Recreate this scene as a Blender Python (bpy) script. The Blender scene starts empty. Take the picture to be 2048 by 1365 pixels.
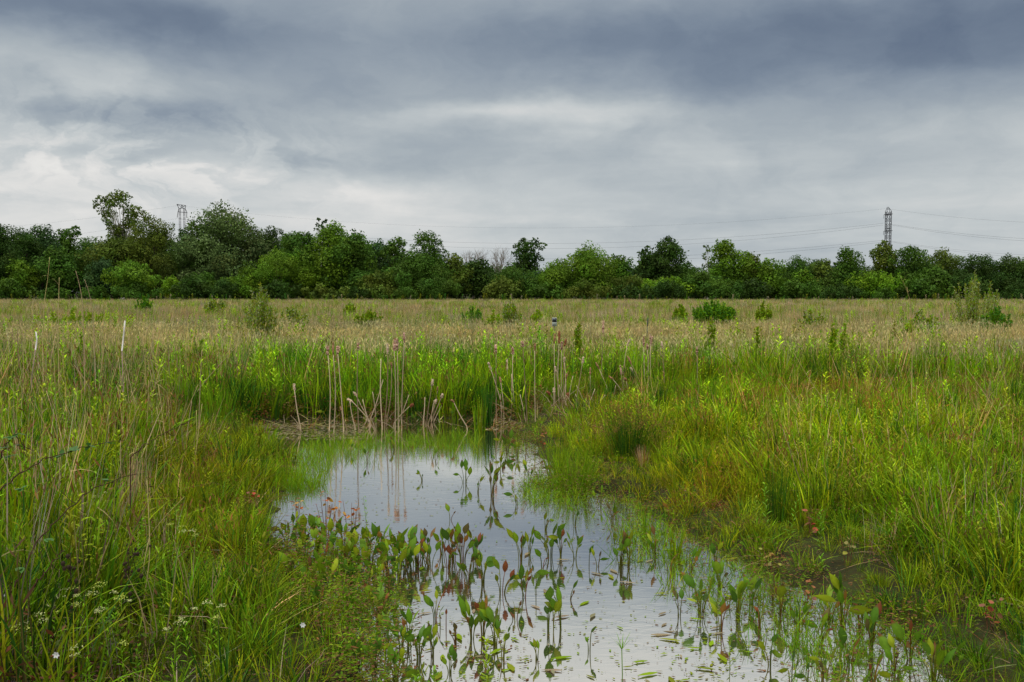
import bpy, math, random
import numpy as np
from math import radians, sin, cos, pi
rng = np.random.default_rng(7)
random.seed(7)
sc = bpy.context.scene
COL = sc.collection

# ------------------------------------------------------------------ camera
CH = 2.2                      # eye height over the water
FPX = 1991.0                  # focal length in photo pixels (2048 wide)
TH = math.atan(97.5 / FPX)    # downward pitch
cd = bpy.data.cameras.new('camera')
cd.sensor_width = 36.0; cd.lens = 35.0
cd.clip_start = 0.05; cd.clip_end = 9000
cam = bpy.data.objects.new('camera', cd); COL.objects.link(cam)
cam.location = (0, 0, CH); cam.rotation_euler = (pi / 2 - TH, 0, 0)
sc.camera = cam
sc.view_settings.view_transform = 'Standard'; sc.view_settings.look = 'None'
sc.view_settings.exposure = 0.0; sc.view_settings.gamma = 1.0
sc.cycles.max_bounces = 6; sc.cycles.diffuse_bounces = 3; sc.cycles.glossy_bounces = 3
sc.cycles.transmission_bounces = 3; sc.cycles.transparent_max_bounces = 4
sc.cycles.caustics_reflective = False; sc.cycles.caustics_refractive = False
sc.cycles.use_denoising = True

# ------------------------------------------------------------------ sun and overcast sky
SUN_EL, SUN_AZ = radians(56), radians(-150)      # behind the camera, veiled by cloud
sl = bpy.data.lights.new('sun', 'SUN'); sl.energy = 1.5; sl.angle = radians(14); sl.color = (1.0, 0.96, 0.88)
sun = bpy.data.objects.new('sun', sl); COL.objects.link(sun)
from mathutils import Vector
sd_ = Vector((sin(SUN_AZ) * cos(SUN_EL), cos(SUN_AZ) * cos(SUN_EL), sin(SUN_EL)))
sun.rotation_euler = sd_.to_track_quat('Z', 'Y').to_euler(); sun.location = (-10, -20, 40)

def nt_helpers(nt):
    L = nt.links
    def N(t, **kw):
        n = nt.nodes.new(t)
        for k, v in kw.items():
            if k.startswith('i_'):
                n.inputs[int(k[2:])].default_value = v
            else: setattr(n, k, v)
        return n
    def M(op, a, b=None, c=None, clamp=False):
        n = nt.nodes.new('ShaderNodeMath'); n.operation = op; n.use_clamp = clamp
        for i, x in enumerate((a, b, c)):
            if x is None: continue
            if hasattr(x, 'links'): L.new(x, n.inputs[i])
            else: n.inputs[i].default_value = x
        return n.outputs[0]
    return N, M, L

w = bpy.data.worlds.new('World'); sc.world = w; w.use_nodes = True
nt = w.node_tree; nt.nodes.clear()
N, M, L = nt_helpers(nt)
geo = N('ShaderNodeTexCoord')
sep = N('ShaderNodeSeparateXYZ'); L.new(geo.outputs['Generated'], sep.inputs[0])
X, Y, Z = sep.outputs
az = M('ARCTAN2', X, Y)
el = M('ARCSINE', Z)
# cloud deck coordinates: the direction carried up to a flat layer
zc = M('MAXIMUM', M('ADD', M('ABSOLUTE', Z), 0.07), 0.07)
deck = N('ShaderNodeCombineXYZ'); L.new(M('DIVIDE', X, zc), deck.inputs[0]); L.new(M('DIVIDE', Y, zc), deck.inputs[1])
def noise(vec, scale, detail, rough=0.5, dist=0.0, w4=None):
    n = N('ShaderNodeTexNoise'); n.inputs['Scale'].default_value = scale
    n.inputs['Detail'].default_value = detail; n.inputs['Roughness'].default_value = rough
    n.inputs['Distortion'].default_value = dist
    L.new(vec, n.inputs['Vector']); return n
ang = N('ShaderNodeCombineXYZ'); L.new(az, ang.inputs[0]); L.new(el, ang.inputs[1])
angs = N('ShaderNodeVectorMath', operation='MULTIPLY'); L.new(ang.outputs[0], angs.inputs[0]); angs.inputs[1].default_value = (1, 2.3, 1)
wn = noise(angs.outputs[0], 6.5, 5, 0.55)
wv = N('ShaderNodeVectorMath', operation='SUBTRACT'); L.new(wn.outputs['Color'], wv.inputs[0]); wv.inputs[1].default_value = (.5, .5, .5)
wm = N('ShaderNodeVectorMath', operation='MULTIPLY'); L.new(wv.outputs[0], wm.inputs[0]); wm.inputs[1].default_value = (.24, .085, 0)
wa = N('ShaderNodeVectorMath', operation='ADD'); L.new(ang.outputs[0], wa.inputs[0]); L.new(wm.outputs[0], wa.inputs[1])
def AE(px, py):   # photo pixel -> azimuth, elevation
    dx = (px - 1024) / FPX; dz = (682.5 - py) / FPX
    v = Vector((dx, cos(TH) + dz * sin(TH), -sin(TH) + dz * cos(TH))).normalized()
    return math.atan2(v.x, v.y), math.asin(v.z)
CLOUDS = [  # x, y, sx, sy, amount
    (70, 120, 230, 60, .075), (330, 130, 130, 60, .02), (330, 60, 220, 45, -.05), (1600, 430, 560, 130, -.07), (1250, 470, 380, 80, -.03), (250, 470, 500, 90, .02), (90, 0, 300, 45, -.12),
    (520, 70, 260, 60, -.07), (620, 190, 260, 45, -.10), (330, 228, 150, 30, -.11), (120, 195, 130, 24, -.08),
    (60, 255, 170, 28, .06), (230, 262, 90, 22, .05), (470, 325, 70, 45, .07), (330, 330, 120, 22, .03),
    (1110, 215, 190, 30, .12), (880, 240, 150, 35, .07), (900, 130, 250, 50, -.05), (1250, 100, 200, 40, -.06),
    (1550, 60, 460, 70, -.14), (1960, 70, 280, 120, -.12), (1750, 205, 300, 34, -.05), (1420, 160, 200, 30, -.05),
    (1700, 130, 260, 34, -.05), (700, 405, 130, 32, .10), (170, 345, 240, 30, .06), (170, 405, 260, 35, .03),
    (820, 315, 330, 45, -.07), (560, 315, 90, 26, -.07), (1250, 330, 380, 30, -.02), (340, 395, 120, 24, -.03),
    (30, 395, 50, 18, -.05), (1600, 300, 400, 30, .01), (1150, 440, 300, 40, .03), (1830, 520, 300, 30, -.04),
]
acc = None
for (cx, cy, sx, sy, amp) in CLOUDS:
    a0, e0 = AE(cx, cy)
    s = N('ShaderNodeVectorMath', operation='SUBTRACT'); L.new(wa.outputs[0], s.inputs[0]); s.inputs[1].default_value = (a0, e0, 0)
    m = N('ShaderNodeVectorMath', operation='MULTIPLY'); L.new(s.outputs[0], m.inputs[0]); m.inputs[1].default_value = (FPX / sx / 1.9, FPX / sy / 1.9, 0)
    ln = N('ShaderNodeVectorMath', operation='LENGTH'); L.new(m.outputs[0], ln.inputs[0])
    mr = N('ShaderNodeMapRange', interpolation_type='SMOOTHSTEP'); L.new(ln.outputs['Value'], mr.inputs[0])
    mr.inputs[1].default_value = 0; mr.inputs[2].default_value = 1; mr.inputs[3].default_value = amp * .78; mr.inputs[4].default_value = 0
    acc = mr.outputs[0] if acc is None else M('ADD', acc, mr.outputs[0])
# grey level (perceptual) by elevation, cloud noise, patches
lvl = N('ShaderNodeMapRange', interpolation_type='LINEAR'); L.new(el, lvl.inputs[0])
ramp = N('ShaderNodeValToRGB'); cr = ramp.color_ramp
L.new(M('MULTIPLY', el, 1 / radians(60)), ramp.inputs[0])
cr.elements[0].position = 0; cr.elements[0].color = (.78,) * 3 + (1,)
cr.elements[1].position = 1; cr.elements[1].color = (.95,) * 3 + (1,)
for e_, v_ in ((3, .795), (5.5, .785), (8, .74), (11, .69), (14, .62), (17, .63), (19, .74), (26, .86), (36, .94)):
    x_ = cr.elements.new(e_ / 60); x_.color = (v_,) * 3 + (1,)
n1 = noise(deck.outputs[0], 0.55, 7, 0.55, 0.4)
n2 = noise(wa.outputs[0], 11.0, 6, 0.6)
nn = M('ADD', M('MULTIPLY', M('SUBTRACT', n1.outputs['Fac'], .5), .22), M('MULTIPLY', M('SUBTRACT', n2.outputs['Fac'], .5), .13))
n3 = noise(wa.outputs[0], 17.0, 9, 0.58, 0.15)
a0, e0 = AE(260, 320)
ps = N('ShaderNodeVectorMath', operation='SUBTRACT'); L.new(ang.outputs[0], ps.inputs[0]); ps.inputs[1].default_value = (a0, e0, 0)
pm = N('ShaderNodeVectorMath', operation='MULTIPLY'); L.new(ps.outputs[0], pm.inputs[0]); pm.inputs[1].default_value = (FPX / 620, FPX / 190, 0)
pl = N('ShaderNodeVectorMath', operation='LENGTH'); L.new(pm.outputs[0], pl.inputs[0])
pr = N('ShaderNodeMapRange', interpolation_type='SMOOTHSTEP'); L.new(pl.outputs['Value'], pr.inputs[0]); pr.inputs[3].default_value = 1; pr.inputs[4].default_value = 0
pe = N('ShaderNodeMapRange', interpolation_type='SMOOTHSTEP'); L.new(n3.outputs['Fac'], pe.inputs[0]); pe.inputs[1].default_value = .40; pe.inputs[2].default_value = .60; pe.inputs[3].default_value = -.060; pe.inputs[4].default_value = .040
lv = M('ADD', M('ADD', M('ADD', ramp.outputs[0], nn), acc), M('MULTIPLY', pr.outputs[0], pe.outputs[0]))
cramp = N('ShaderNodeValToRGB'); c2 = cramp.color_ramp; L.new(lv, cramp.inputs[0])
c2.elements[0].position = .30; c2.elements[0].color = (.055, .080, .130, 1)
c2.elements[1].position = .98; c2.elements[1].color = (1.0, .98, .94, 1)
for p_, c_ in ((.42, (.110, .150, .225)), (.52, (.195, .245, .318)), (.60, (.285, .338, .400)), (.68, (.400, .450, .488)), (.76, (.545, .583, .598)), (.86, (.760, .755, .740))):
    x_ = c2.elements.new(p_); x_.color = (*c_, 1)
sky = N('ShaderNodeTexSky', sky_type='NISHITA', sun_disc=False)
sky.sun_elevation = SUN_EL; sky.sun_rotation = SUN_AZ
bg_sky = N('ShaderNodeBackground'); L.new(sky.outputs[0], bg_sky.inputs[0]); bg_sky.inputs[1].default_value = 0.06
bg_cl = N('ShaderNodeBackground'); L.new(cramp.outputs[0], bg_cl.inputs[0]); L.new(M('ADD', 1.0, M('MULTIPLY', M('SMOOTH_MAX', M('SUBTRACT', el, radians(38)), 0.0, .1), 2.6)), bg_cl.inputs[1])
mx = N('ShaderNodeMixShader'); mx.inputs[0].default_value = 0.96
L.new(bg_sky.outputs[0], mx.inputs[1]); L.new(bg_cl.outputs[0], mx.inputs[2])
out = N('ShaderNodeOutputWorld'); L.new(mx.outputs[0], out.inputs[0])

# ------------------------------------------------------------------ projection helpers
def unit(v): return v / np.linalg.norm(v, axis=-1, keepdims=True)
def G(px, py, z=0.0):
    dx = (px - 1024) / FPX; dz = (682.5 - py) / FPX
    v = np.array([dx, cos(TH) + dz * sin(TH), -sin(TH) + dz * cos(TH)])
    t = (z - CH) / v[2]
    return np.array([v[0] * t, v[1] * t, z])
def AT(px, py, y):
    dx = (px - 1024) / FPX; dz = (682.5 - py) / FPX
    v = np.array([dx, cos(TH) + dz * sin(TH), -sin(TH) + dz * cos(TH)])
    t = y / v[1]
    return np.array([v[0] * t, y, CH + v[2] * t])
def proj(x, y, z):
    r = np.asarray(z) - CH
    dep = y * cos(TH) - r * sin(TH)
    up = y * sin(TH) + r * cos(TH)
    return 1024 + FPX * x / dep, 682.5 - FPX * up / dep
def fbm(x, y, scale, seed=0, octv=3):
    r = np.random.default_rng(1000 + seed); o = np.zeros_like(x, dtype=float); a = 1.0; tot = 0
    f = 1.0 / scale
    for k in range(octv):
        for j in range(4):
            th = r.uniform(0, 2 * pi); ph = r.uniform(0, 2 * pi); ff = f * r.uniform(.7, 1.4)
            ph2 = r.uniform(0, 6.28); th2 = th + pi / 2
            wx = x + 0.35 * scale * np.sin(ff * 1.3 * (x * cos(th2) + y * sin(th2)) * 6.28 + ph2)
            o += a * np.sin(6.28 * ff * (wx * cos(th) + y * sin(th)) + ph) / 2.4; 
        tot += a; a *= .55; f *= 2.1
    return np.clip(o / tot, -1.2, 1.2)
def sstep(a, b, x): t = np.clip((x - a) / (b - a), 0, 1); return t * t * (3 - 2 * t)

POND_PX = [(470, 868), (520, 845), (620, 834), (760, 834), (900, 838), (1010, 834), (1045, 850), (1055, 880), (1092, 930), (1150, 972), (1210, 990),
           (1265, 995), (1310, 1035), (1390, 1080), (1470, 1118), (1580, 1168), (1710, 1222), (1830, 1288), (1915, 1380), (1950, 1480),
           (740, 1480), (725, 1365), (700, 1265), (635, 1190), (580, 1110), (545, 1060), (552, 1000), (575, 955), (600, 925), (545, 893)]
POND = np.array([G(a, b)[:2] for a, b in POND_PX])
def pond_sd(x, y):
    x = np.asarray(x, float); y = np.asarray(y, float)
    d2 = np.full(x.shape, 1e9); inside = np.zeros(x.shape, bool)
    n = len(POND)
    for i in range(n):
        ax, ay = POND[i]; bx, by = POND[(i + 1) % n]
        ex, ey = bx - ax, by - ay
        t = np.clip(((x - ax) * ex + (y - ay) * ey) / (ex * ex + ey * ey), 0, 1)
        d2 = np.minimum(d2, (x - ax - t * ex) ** 2 + (y - ay - t * ey) ** 2)
        c = ((ay > y) != (by > y)) & (x < ex * (y - ay) / (ey + 1e-12) + ax)
        inside ^= c
    return np.where(inside, -1, 1) * np.sqrt(d2)
DITCH = [G(1450, 803)[:2], G(1560, 800)[:2], G(1640, 800)[:2]]
def height(x, y):
    x = np.asarray(x, float); y = np.asarray(y, float)
    near = (np.abs(x) < 25) & (y > 2) & (y < 40)
    s = np.full(x.shape, 5.0)
    if near.any(): s[near] = pond_sd(x[near], y[near])
    s = s + 0.13 * fbm(x, y, 1.1, 3, 3)
    z = np.where(s < 0, np.maximum(s * .35, -.35), .10 * sstep(0, .5, s) + .06 * sstep(.5, 3, s))
    far = sstep(20, 60, y)
    z = z + np.where(s > 0, .03 * fbm(x, y, .9, 5, 2) * sstep(0, .6, s), 0) + .12 * far * fbm(x, y, 14, 6, 2)
    for c in DITCH:
        z = z - .30 * np.exp(-(((x - c[0]) / .55) ** 2 + ((y - c[1]) / .45) ** 2))
    return z

# ------------------------------------------------------------------ mesh helpers
class MB:
    def __init__(s): s.V = []; s.F = []; s.C = []; s.n = 0
    def add(s, V, F, C):
        V = np.asarray(V, float).reshape(-1, 3); F = np.asarray(F, int).reshape(-1, 4)
        C = np.asarray(C, float)
        if C.ndim == 1: C = np.tile(C, (len(V), 1))
        s.V.append(V); s.F.append(F + s.n); s.C.append(C); s.n += len(V); return s
    def arrays(s): return np.concatenate(s.V), np.concatenate(s.F), np.concatenate(s.C)
def make_mesh(name, V, F, C=None, smooth=False):
    me = bpy.data.meshes.new(name)
    nv, nf = len(V), len(F)
    me.vertices.add(nv); me.vertices.foreach_set('co', np.asarray(V, np.float32).ravel())
    me.loops.add(nf * F.shape[1]); me.loops.foreach_set('vertex_index', np.asarray(F, np.int32).ravel())
    me.polygons.add(nf); me.polygons.foreach_set('loop_start', np.arange(0, nf * F.shape[1], F.shape[1], dtype=np.int32))
    if smooth: me.polygons.foreach_set('use_smooth', np.ones(nf, bool))
    me.update(calc_edges=True)
    if C is not None:
        a = me.attributes.new('col', 'FLOAT_COLOR', 'POINT')
        cc = np.ones((nv, 4), np.float32); cc[:, :3] = C; a.data.foreach_set('color', cc.ravel())
    return me
def link(name, me, mat, parent=None, loc=None):
    o = bpy.data.objects.new(name, me); COL.objects.link(o)
    if mat is not None and me is not None and not me.materials: me.materials.append(mat)
    if parent is not None: o.parent = parent
    if loc is not None: o.location = loc
    return o
def obj(name, mb, mat, parent=None, loc=None, smooth=False):
    V, F, C = mb.arrays(); return link(name, make_mesh(name, V, F, C, smooth), mat, parent, loc)
def tag(o, label, cat, group=None):
    o['label'] = label; o['category'] = cat
    if group: o['group'] = group
    return o
def kind(o, k, label=None):
    o['kind'] = k
    if label: o['label'] = label
    return o
def empty(name, loc): return link(name, None, None, None, tuple(float(v) for v in loc))

def ribbon(P, T, S, B, L_, W, prof, bend, cb, ct, fold=0.0, s_pow=1.0):
    """strips from P along T curving to B; S = side; returns V,F,C"""
    P = np.atleast_2d(P); n = len(P); k = len(prof)
    s = np.linspace(0, 1, k) ** s_pow
    L_ = np.broadcast_to(L_, (n,)); W = np.broadcast_to(W, (n,)); bend = np.broadcast_to(bend, (n,))
    sp = P[:, None] + L_[:, None, None] * (T[:, None] * s[None, :, None] + B[:, None] * (bend[:, None] * s ** 2)[:, :, None])
    wd = (W[:, None] * np.asarray(prof)[None])[:, :, None] * .5 * S[:, None]
    cb = np.broadcast_to(cb, (n, 3)); ct = np.broadcast_to(ct, (n, 3))
    cc = cb[:, None] * (1 - s)[None, :, None] + ct[:, None] * s[None, :, None]
    if fold:
        Nn = unit(np.cross(T, S)); mid = sp + Nn[:, None] * (fold * np.linalg.norm(wd, axis=2, keepdims=True))
        V = np.stack([sp - wd, mid, sp + wd], 2); m = 3
    else:
        V = np.stack([sp - wd, sp + wd], 2); m = 2
    C = np.repeat(cc[:, :, None], m, 2)
    base = (np.arange(n) * k * m)[:, None, None]
    r = (np.arange(k - 1) * m)[None, :, None]; c = np.arange(m - 1)[None, None, :]
    a = base + r + c
    F = np.stack([a, a + 1, a + m + 1, a + m], -1).reshape(-1, 4)
    return V.reshape(-1, 3), F, C.reshape(-1, 3)
def tube(pts, rad, c, sides=6, cap=True):
    pts = np.asarray(pts, float); n = len(pts); rad = np.broadcast_to(rad, (n,))
    t = np.gradient(pts, axis=0); t = unit(t)
    ref = np.array([0, 0, 1.0]) if abs(t[0][2]) < .9 else np.array([1.0, 0, 0])
    u = unit(np.cross(t, ref)); v = np.cross(t, u)
    a = np.linspace(0, 2 * pi, sides, endpoint=False)
    V = pts[:, None] + rad[:, None, None] * (u[:, None] * np.cos(a)[None, :, None] + v[:, None] * np.sin(a)[None, :, None])
    i = np.arange(n - 1)[:, None] * sides; j = np.arange(sides)[None]; j2 = (j + 1) % sides
    F = np.stack([i + j, i + j2, i + sides + j2, i + sides + j], -1).reshape(-1, 4)
    c = np.asarray(c, float)
    C = np.repeat(c, sides, 0) if c.ndim == 2 else np.tile(c, (n * sides, 1))
    V = V.reshape(-1, 3)
    if cap:
        k = (sides // 2) * 2
        for o_ in (0, (n - 1) * sides):
            for q in range(1, sides - 1, 2):
                F = np.vstack([F, [o_, o_ + q, o_ + q + 1, o_ + (q + 2) % sides]])
    return V, F, C
def box(c, s, col):
    x, y, z = np.array(s) / 2.0
    V = np.array([(i * x, j * y, k * z) for i in (-1, 1) for j in (-1, 1) for k in (-1, 1)]) + np.array(c)
    F = [(0, 1, 3, 2), (4, 6, 7, 5), (0, 4, 5, 1), (2, 3, 7, 6), (0, 2, 6, 4), (1, 5, 7, 3)]
    return V, F, col
def beam(p, q, r, col): return tube(np.array([p, q], float), r, col, 4)

def plant_mat(name, trans=.3, rough=.55, spec=.3, vary=.25, scale=30.):
    m = bpy.data.materials.new(name); m.use_nodes = True; nt = m.node_tree; nt.nodes.clear()
    N, M, L = nt_helpers(nt)
    at = N('ShaderNodeAttribute', attribute_name='col')
    tc = N('ShaderNodeNewGeometry')
    no = N('ShaderNodeTexNoise'); no.inputs['Scale'].default_value = scale; no.inputs['Detail'].default_value = 3
    L.new(tc.outputs['Position'], no.inputs['Vector'])
    f = M('ADD', 1 - vary, M('MULTIPLY', no.outputs['Fac'], 2 * vary))
    mul = N('ShaderNodeVectorMath', operation='MULTIPLY'); L.new(at.outputs['Color'], mul.inputs[0])
    cmb = N('ShaderNodeCombineXYZ'); [L.new(f, cmb.inputs[i]) for i in range(3)]
    L.new(cmb.outputs[0], mul.inputs[1])
    p = N('ShaderNodeBsdfPrincipled'); L.new(mul.outputs[0], p.inputs['Base Color'])
    p.inputs['Roughness'].default_value = rough; p.inputs['Specular IOR Level'].default_value = spec
    o = N('ShaderNodeOutputMaterial')
    if trans > 0:
        t = N('ShaderNodeBsdfTranslucent'); L.new(mul.outputs[0], t.inputs[0])
        x = N('ShaderNodeMixShader'); x.inputs[0].default_value = trans
        L.new(p.outputs[0], x.inputs[1]); L.new(t.outputs[0], x.inputs[2]); L.new(x.outputs[0], o.inputs[0])
    else: L.new(p.outputs[0], o.inputs[0])
    return m
M_GRASS = plant_mat('grass_blades', .24, .6, .07, .2, 6.)
M_DRY = plant_mat('dry_stems', .2, .7, .06, .2, 25.)
M_LEAF = plant_mat('broad_leaf', .25, .42, .16, .28, 45.)
M_TREE = plant_mat('tree_foliage', .3, .6, .08, .25, .8)
M_BARK = plant_mat('bark', 0, .85, .15, .3, 12.)
M_METAL = plant_mat('galvanised_steel', 0, .5, .4, .1, 2.)
M_PAINT = plant_mat('painted_surface', 0, .45, .4, .08, 60.)
M_FLUFF = plant_mat('seed_fluff', .1, .95, .05, .35, 160.)

# ------------------------------------------------------------------ ground
def axis(lo, hi, step, far, grow=1.18):
    a = list(np.arange(lo, hi + 1e-6, step)); s = step
    while a[-1] < far: s *= grow; a.append(a[-1] + s)
    s = step; b = [lo]
    while b[-1] > -far: s *= grow; b.append(b[-1] - s)
    return np.array(b[:0:-1] + a)
gx = axis(-10, 12, .085, 4000); gy = axis(3.5, 22, .085, 4000)
XX, YY = np.meshgrid(gx, gy, indexing='ij'); ZZ = height(XX, YY)
V = np.stack([XX, YY, ZZ], -1).reshape(-1, 3); ni, nj = XX.shape
ii, jj = np.meshgrid(np.arange(ni - 1), np.arange(nj - 1), indexing='ij'); a = (ii * nj + jj).ravel()
F = np.stack([a, a + nj, a + nj + 1, a + 1], -1)
mg = bpy.data.materials.new('marsh_soil'); mg.use_nodes = True; nt = mg.node_tree
N, M, L = nt_helpers(nt); bs = nt.nodes['Principled BSDF']
tc = N('ShaderNodeNewGeometry')
n_a = N('ShaderNodeTexNoise'); n_a.inputs['Scale'].default_value = 1.3; n_a.inputs['Detail'].default_value = 8; L.new(tc.outputs['Position'], n_a.inputs['Vector'])
n_b = N('ShaderNodeTexNoise'); n_b.inputs['Scale'].default_value = 28; n_b.inputs['Detail'].default_value = 6; L.new(tc.outputs['Position'], n_b.inputs['Vector'])
r1 = N('ShaderNodeValToRGB'); L.new(n_a.outputs['Fac'], r1.inputs[0])
r1.color_ramp.elements[0].position = .35; r1.color_ramp.elements[0].color = (.028, .024, .010, 1)
r1.color_ramp.elements[1].position = .65; r1.color_ramp.elements[1].color = (.060, .070, .018, 1)
r2 = N('ShaderNodeMix', data_type='RGBA', blend_type='MULTIPLY'); r2.inputs[0].default_value = .7
L.new(r1.outputs[0], r2.inputs[6]); L.new(n_b.outputs['Color'], r2.inputs[7]); L.new(r2.outputs[2], bs.inputs['Base Color'])
bs.inputs['Roughness'].default_value = .9; bs.inputs['Specular IOR Level'].default_value = .08
bp = N('ShaderNodeBump'); bp.inputs['Strength'].default_value = .6; bp.inputs['Distance'].default_value = .03
L.new(n_b.outputs['Fac'], bp.inputs['Height']); L.new(bp.outputs[0], bs.inputs['Normal'])
kind(link('ground', make_mesh('ground', V, F, None, True), mg), 'structure')

# ------------------------------------------------------------------ water
mw = bpy.data.materials.new('pond_water'); mw.use_nodes = True; nt = mw.node_tree; nt.nodes.clear()
N, M, L = nt_helpers(nt)
tc = N('ShaderNodeNewGeometry')
mp = N('ShaderNodeVectorMath', operation='MULTIPLY'); L.new(tc.outputs['Position'], mp.inputs[0]); mp.inputs[1].default_value = (1, 2.2, 1)
nw = N('ShaderNodeTexNoise'); nw.inputs['Scale'].default_value = 5.5; nw.inputs['Detail'].default_value = 5; nw.inputs['Distortion'].default_value = .8; L.new(mp.outputs[0], nw.inputs['Vector'])
nl_ = N('ShaderNodeTexNoise'); nl_.inputs['Scale'].default_value = .9; nl_.inputs['Detail'].default_value = 3; L.new(tc.outputs['Position'], nl_.inputs['Vector'])
ml_ = N('ShaderNodeMapRange', interpolation_type='SMOOTHSTEP'); L.new(nl_.outputs['Fac'], ml_.inputs[0]); ml_.inputs[1].default_value = .40; ml_.inputs[2].default_value = .64; ml_.inputs[3].default_value = .03; ml_.inputs[4].default_value = .13
bw = N('ShaderNodeBump'); L.new(ml_.outputs[0], bw.inputs['Strength']); bw.inputs['Distance'].default_value = .010; L.new(nw.outputs['Fac'], bw.inputs['Height'])
gl = N('ShaderNodeBsdfGlossy'); gl.inputs['Roughness'].default_value = .015; gl.inputs['Color'].default_value = (1.0, .965, .90, 1)
L.new(bw.outputs[0], gl.inputs['Normal'])
df = N('ShaderNodeBsdfDiffuse'); df.inputs['Color'].default_value = (.13, .115, .09, 1)
lw = N('ShaderNodeLayerWeight'); lw.inputs['Blend'].default_value = .5
mr = N('ShaderNodeMapRange'); L.new(lw.outputs['Facing'], mr.inputs[0]); mr.inputs[1].default_value = .4; mr.inputs[2].default_value = .9; mr.inputs[3].default_value = .82; mr.inputs[4].default_value = .98
mxw = N('ShaderNodeMixShader'); L.new(mr.outputs[0], mxw.inputs[0]); L.new(df.outputs[0], mxw.inputs[1]); L.new(gl.outputs[0], mxw.inputs[2])
ow = N('ShaderNodeOutputMaterial'); L.new(mxw.outputs[0], ow.inputs[0])
kind(link('water', make_mesh('water', np.array([(-9, 3.5, 0), (11, 3.5, 0), (11, 22, 0), (-9, 22, 0)], float), np.array([[0, 1, 2, 3]])), mw), 'structure')

# ------------------------------------------------------------------ plant templates
GREEN = np.array((.138, .290, .007)); YGREEN = np.array((.262, .395, .008)); DGREEN = np.array((.030, .105, .010))
LIME = np.array((.28, .47, .010)); OLIVE = np.array((.18, .205, .012)); TAN = np.array((.53, .44, .19)); PINK = np.array((.48, .35, .22))
GREYTAN = np.array((.40, .34, .20)); BROWN = np.array((.13, .065, .025)); RUST = np.array((.30, .10, .025)); STRAW = np.array((.50, .40, .17))
def jit(c, n, j=.18, r=rng):
    c = np.broadcast_to(c, (n, 3)); return np.clip(c * (1 + r.uniform(-j, j, (n, 1))) * (1 + r.uniform(-j * .4, j * .4, (n, 3))), .003, .9)
def tuft(n, h, spread, wid, cols, k=4, lean=.25, droop=.25, basedark=.6, hj=.35, taper=.25):
    a = rng.uniform(0, 2 * pi, n); r = spread * np.sqrt(rng.uniform(0, 1, n))
    P = np.stack([r * np.cos(a), r * np.sin(a), np.full(n, -.04)], 1)
    a2 = a + rng.normal(0, .8, n); d = np.stack([np.cos(a2), np.sin(a2), np.zeros(n)], 1)
    ln = np.abs(rng.normal(0, lean, n))[:, None]
    T = unit(np.array([0, 0, 1.0]) + d * ln)
    a3 = rng.uniform(0, 2 * pi, n); s0 = np.stack([np.cos(a3), np.sin(a3), np.zeros(n)], 1)
    S = unit(np.cross(T, s0))
    bend = np.abs(rng.normal(0, droop, n)); B = unit(d + np.array([0, 0, -.45]))
    Ln = h * (1 - hj * rng.uniform(0, 1, n) ** 1.3)
    c = jit(np.array(cols)[rng.integers(0, len(cols), n)], n, .48)
    prof = np.linspace(1, 0, k) ** taper if k > 2 else np.array([1, .3]); prof[-1] = .12
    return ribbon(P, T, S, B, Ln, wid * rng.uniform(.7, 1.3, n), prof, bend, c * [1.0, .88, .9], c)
def leafy(h, nl, ll, lw_, col, up=.7, top=1.0, k=4, stemcol=None, curve=.25, start=.15, stemw=.005):
    mb = MB(); lean = rng.normal(0, .07, 2)
    T = np.array([lean[0], lean[1], 1.0])
    mb.add(*ribbon(np.zeros((1, 3)) - [0, 0, .04], T[None], np.array([[1., 0, 0]]), np.array([[1., 0, 0]]), h, stemw, np.array([1, .8, .5]), rng.normal(0, .05), OLIVE * .8 if stemcol is None else stemcol, col))
    mb.add(*ribbon(np.zeros((1, 3)) - [0, 0, .04], T[None], np.array([[0., 1, 0]]), np.array([[1., 0, 0]]), h, stemw, np.array([1, .8, .5]), 0., OLIVE * .8 if stemcol is None else stemcol, col))
    t = start + (1 - start) * (np.arange(nl) + .5) / nl
    a = np.arange(nl) * 2.4 + rng.uniform(0, 6)
    P = T[None] * (t * h)[:, None] - [0, 0, .04]
    d = np.stack([np.cos(a), np.sin(a), np.zeros(nl)], 1)
    u = (up * (.5 + t * 1.0))[:, None]
    Tt = unit(d + np.array([0, 0, 1.0]) * u + rng.normal(0, .12, (nl, 3)))
    S = unit(np.cross(Tt, [0, 0, 1.0]) + rng.normal(0, .15, (nl, 3)))
    Ln = ll * (1.15 - .55 * t ** 2) * rng.uniform(.75, 1.2, nl)
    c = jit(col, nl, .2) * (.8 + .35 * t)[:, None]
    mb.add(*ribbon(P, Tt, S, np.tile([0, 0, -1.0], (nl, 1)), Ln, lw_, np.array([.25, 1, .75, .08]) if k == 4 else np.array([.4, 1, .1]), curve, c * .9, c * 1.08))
    return mb.arrays()
def lowleaf(n, rad, h, ls, cols):
    P = rng.normal(0, rad * .5, (n, 3)); P[:, 2] = rng.uniform(.0, h, n)
    T = unit(rng.normal(0, 1, (n, 3)) + [0, 0, .6]); S = unit(np.cross(T, rng.normal(0, 1, (n, 3))))
    c = jit(np.array(cols)[rng.integers(0, len(cols), n)], n, .25)
    return ribbon(P, T, S, S, ls * rng.uniform(.6, 1.4, n), ls * .5, np.array([.3, 1, .15]), 0., c * .85, c)
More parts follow.
